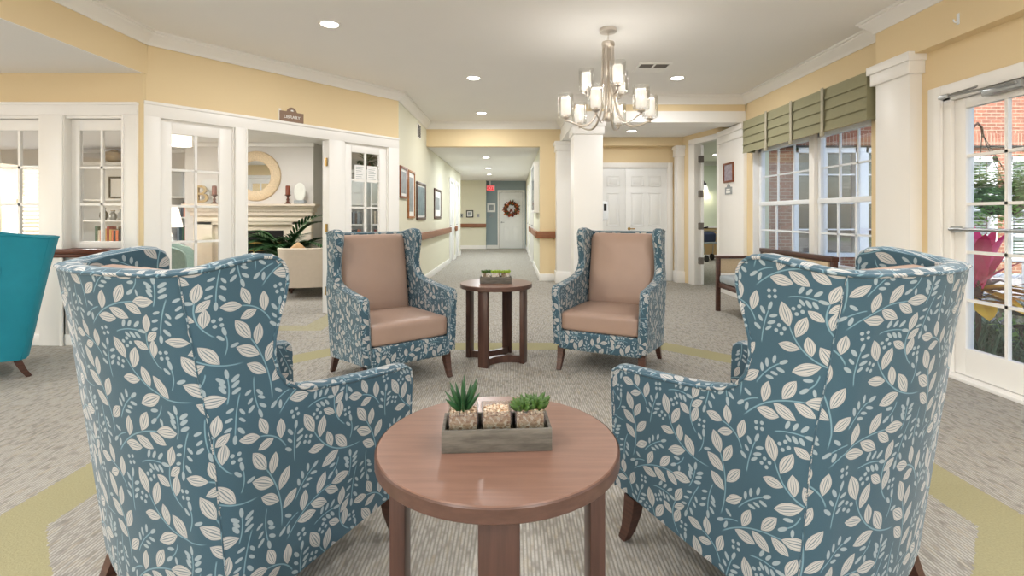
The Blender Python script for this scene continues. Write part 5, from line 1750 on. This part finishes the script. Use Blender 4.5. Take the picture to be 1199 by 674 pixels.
t = thing('cordyline', 'magenta and amber broad-leaved plant just outside the garden door', 'plant', (4.18, 4.50, -.06), 0)
rnd = random.Random(44)
for nm, mt, n, L, w, zb, e0, e1 in (('pink_leaves', 'magenta', 20, .50, .07, .68, .9, 1.45), ('dark_leaves', 'burgundy', 12, .55, .045, .55, .2, .8), ('amber_leaves', 'amber', 18, .42, .085, .55, -.1, .6)):
    b = MB()
    for i in range(n):
        a = rnd.uniform(0, 2 * PI); e = rnd.uniform(e0, e1)
        b.blade((0, 0, zb + rnd.uniform(-.08, .08)), (math.cos(a) * math.cos(e), math.sin(a) * math.cos(e), math.sin(e)), L * rnd.uniform(.8, 1.1), w, .6, 6)
    b.build(nm, M[mt], t)
b = MB(); b.tube([(0, 0, 0), (0, 0, .7)], .02, 8); b.build('stem', M['mulch'], t, smooth=60)

for i, (x, y, r) in enumerate(((4.62, 4.45, .12), (4.85, 4.85, .10), (4.40, 4.95, .09), (4.75, 4.15, .09))):
    t = thing('hydrangea', ['largest white hydrangea clump in the border outside the door', 'white hydrangea clump behind the largest one in the border', 'white hydrangea clump beside the magenta plant', 'small white hydrangea clump nearest the garden lantern'][i], 'flower', (x, y, -.06), 0, 'white hydrangeas in the border')
    b = MB()
    for hx, hy in ((0, 0), (.14, .05), (-.08, .1)):
        for k in range(60):
            d = Vector((rnd.gauss(0, 1), rnd.gauss(0, 1), rnd.gauss(0, 1))).normalized()
            p = Vector((hx, hy, .36)) + d * r
            b.blade(p, d.cross(Vector((.3, .5, .8))), .04, .02, 0, 2, up=d)
    b.build('flower_heads', M['petal'], t)
    b = MB()
    for k in range(26):
        a = rnd.uniform(0, 2 * PI); e = rnd.uniform(.1, 1.2)
        b.blade((.03, .04, rnd.uniform(.05, .25)), (math.cos(a) * math.cos(e), math.sin(a) * math.cos(e), math.sin(e)), .2, .05, .8, 4)
    b.build('leaves', M['fern'], t)

t = thing('path_lantern', 'black stake lantern among the border plants', 'garden light', (4.44, 4.38, -.06), 0)
b = MB(); b.tube([(0, 0, 0), (0, 0, .28)], .014, 8); b.lathe([(.05, .28), (.05, .30), (.02, .31)], 12); b.build('stake', M['black'], t, smooth=40)
b = MB(); b.lathe([(.03, .30), (.04, .40), (.036, .40), (.027, .30)], 12, cap=False); b.build('lens', M['clearglass'], t, smooth=40)
b = MB(); b.lathe([(.11, .40), (.07, .43), (.02, .46), (.001, .462)], 16); b.build('cap', M['black'], t, smooth=40)

for i, (x, y, rz, lab) in enumerate(((6.75, 6.9, 40, 'white slatted patio chair nearer the magenta plant'), (7.9, 7.2, -30, 'white slatted patio chair farther along the patio'))):
    t = thing('patio_chair', lab, 'chair', (x, y, -.03), R(rz), 'white patio chairs')
    b = MB()
    for k in range(6): b.box(-.25, .25, -.22 + k * .08, -.16 + k * .08, .40, .425, bev=.004)
    b.build('seat', M['pvc'], t, smooth=30)
    b = MB(); mm = Matrix.Translation((0, .24, .42)) @ Matrix.Rotation(R(-14), 4, 'X')
    for k in range(6): b.box(-.25 + k * .085, -.19 + k * .085, -.01, .015, 0, .52, mm, bev=.004)
    b.box(-.26, .26, -.015, .02, .50, .56, mm, bev=.006); b.build('backrest', M['pvc'], t, smooth=30)
    for sx in (-1, 1):
        for y_ in (-.22, .24):
            b = MB(); b.box(sx * .25 - .02, sx * .25 + .02, y_ - .02, y_ + .02, 0, .62 if y_ < 0 else .45, bev=.004); b.build('leg', M['pvc'], t, smooth=30)
        b = MB(); b.box(sx * .25 - .035, sx * .25 + .035, -.26, .26, .62, .645, bev=.005); b.build('armrest', M['pvc'], t, smooth=30)
# ================================================================== LIGHT, SKY, CAMERA
W = bpy.data.worlds.new('sky'); S.world = W; W.use_nodes = True
nt = W.node_tree
sky = nt.nodes.new('ShaderNodeTexSky'); sky.sky_type = 'NISHITA'; sky.sun_disc = False
sky.sun_elevation = R(36); sky.sun_rotation = R(233); sky.air_density = 1.0; sky.dust_density = 2.0; sky.ozone_density = 1.0
bg = nt.nodes['Background']; nt.links.new(sky.outputs[0], bg.inputs[0]); bg.inputs[1].default_value = 0.3

sun = bpy.data.lights.new('sun', 'SUN'); sun.energy = 8.0; sun.angle = R(1.5); sun.color = (1, .97, .93)
so = bpy.data.objects.new('sun', sun); COL.objects.link(so)
so.rotation_euler = Vector((.8, .6, -.7)).to_track_quat('-Z', 'Y').to_euler()

cam = bpy.data.cameras.new('camera'); co = bpy.data.objects.new('camera', cam); COL.objects.link(co)
co.location = (0, 0, 1.2); co.rotation_euler = (R(90), 0, 0)
cam.sensor_width = 36.0; cam.sensor_fit = 'HORIZONTAL'
cam.lens = 588.0 / 1199 * 36.0
cam.shift_y = -(337 - 252.5) / 1199
cam.clip_start = .05; cam.clip_end = 200
S.camera = co

vs = S.view_settings
S.display_settings.display_device = 'sRGB'
vs.view_transform = 'Standard'; vs.look = 'None'; vs.gamma = 1.0; vs.use_curve_mapping = False
vs.exposure = 0.68
cy = S.cycles
cy.use_denoising = True
cy.max_bounces = 8; cy.diffuse_bounces = 5; cy.glossy_bounces = 4; cy.transmission_bounces = 6; cy.transparent_max_bounces = 16
cy.sample_clamp_indirect = 6.0
cy.caustics_reflective = False; cy.caustics_refractive = False
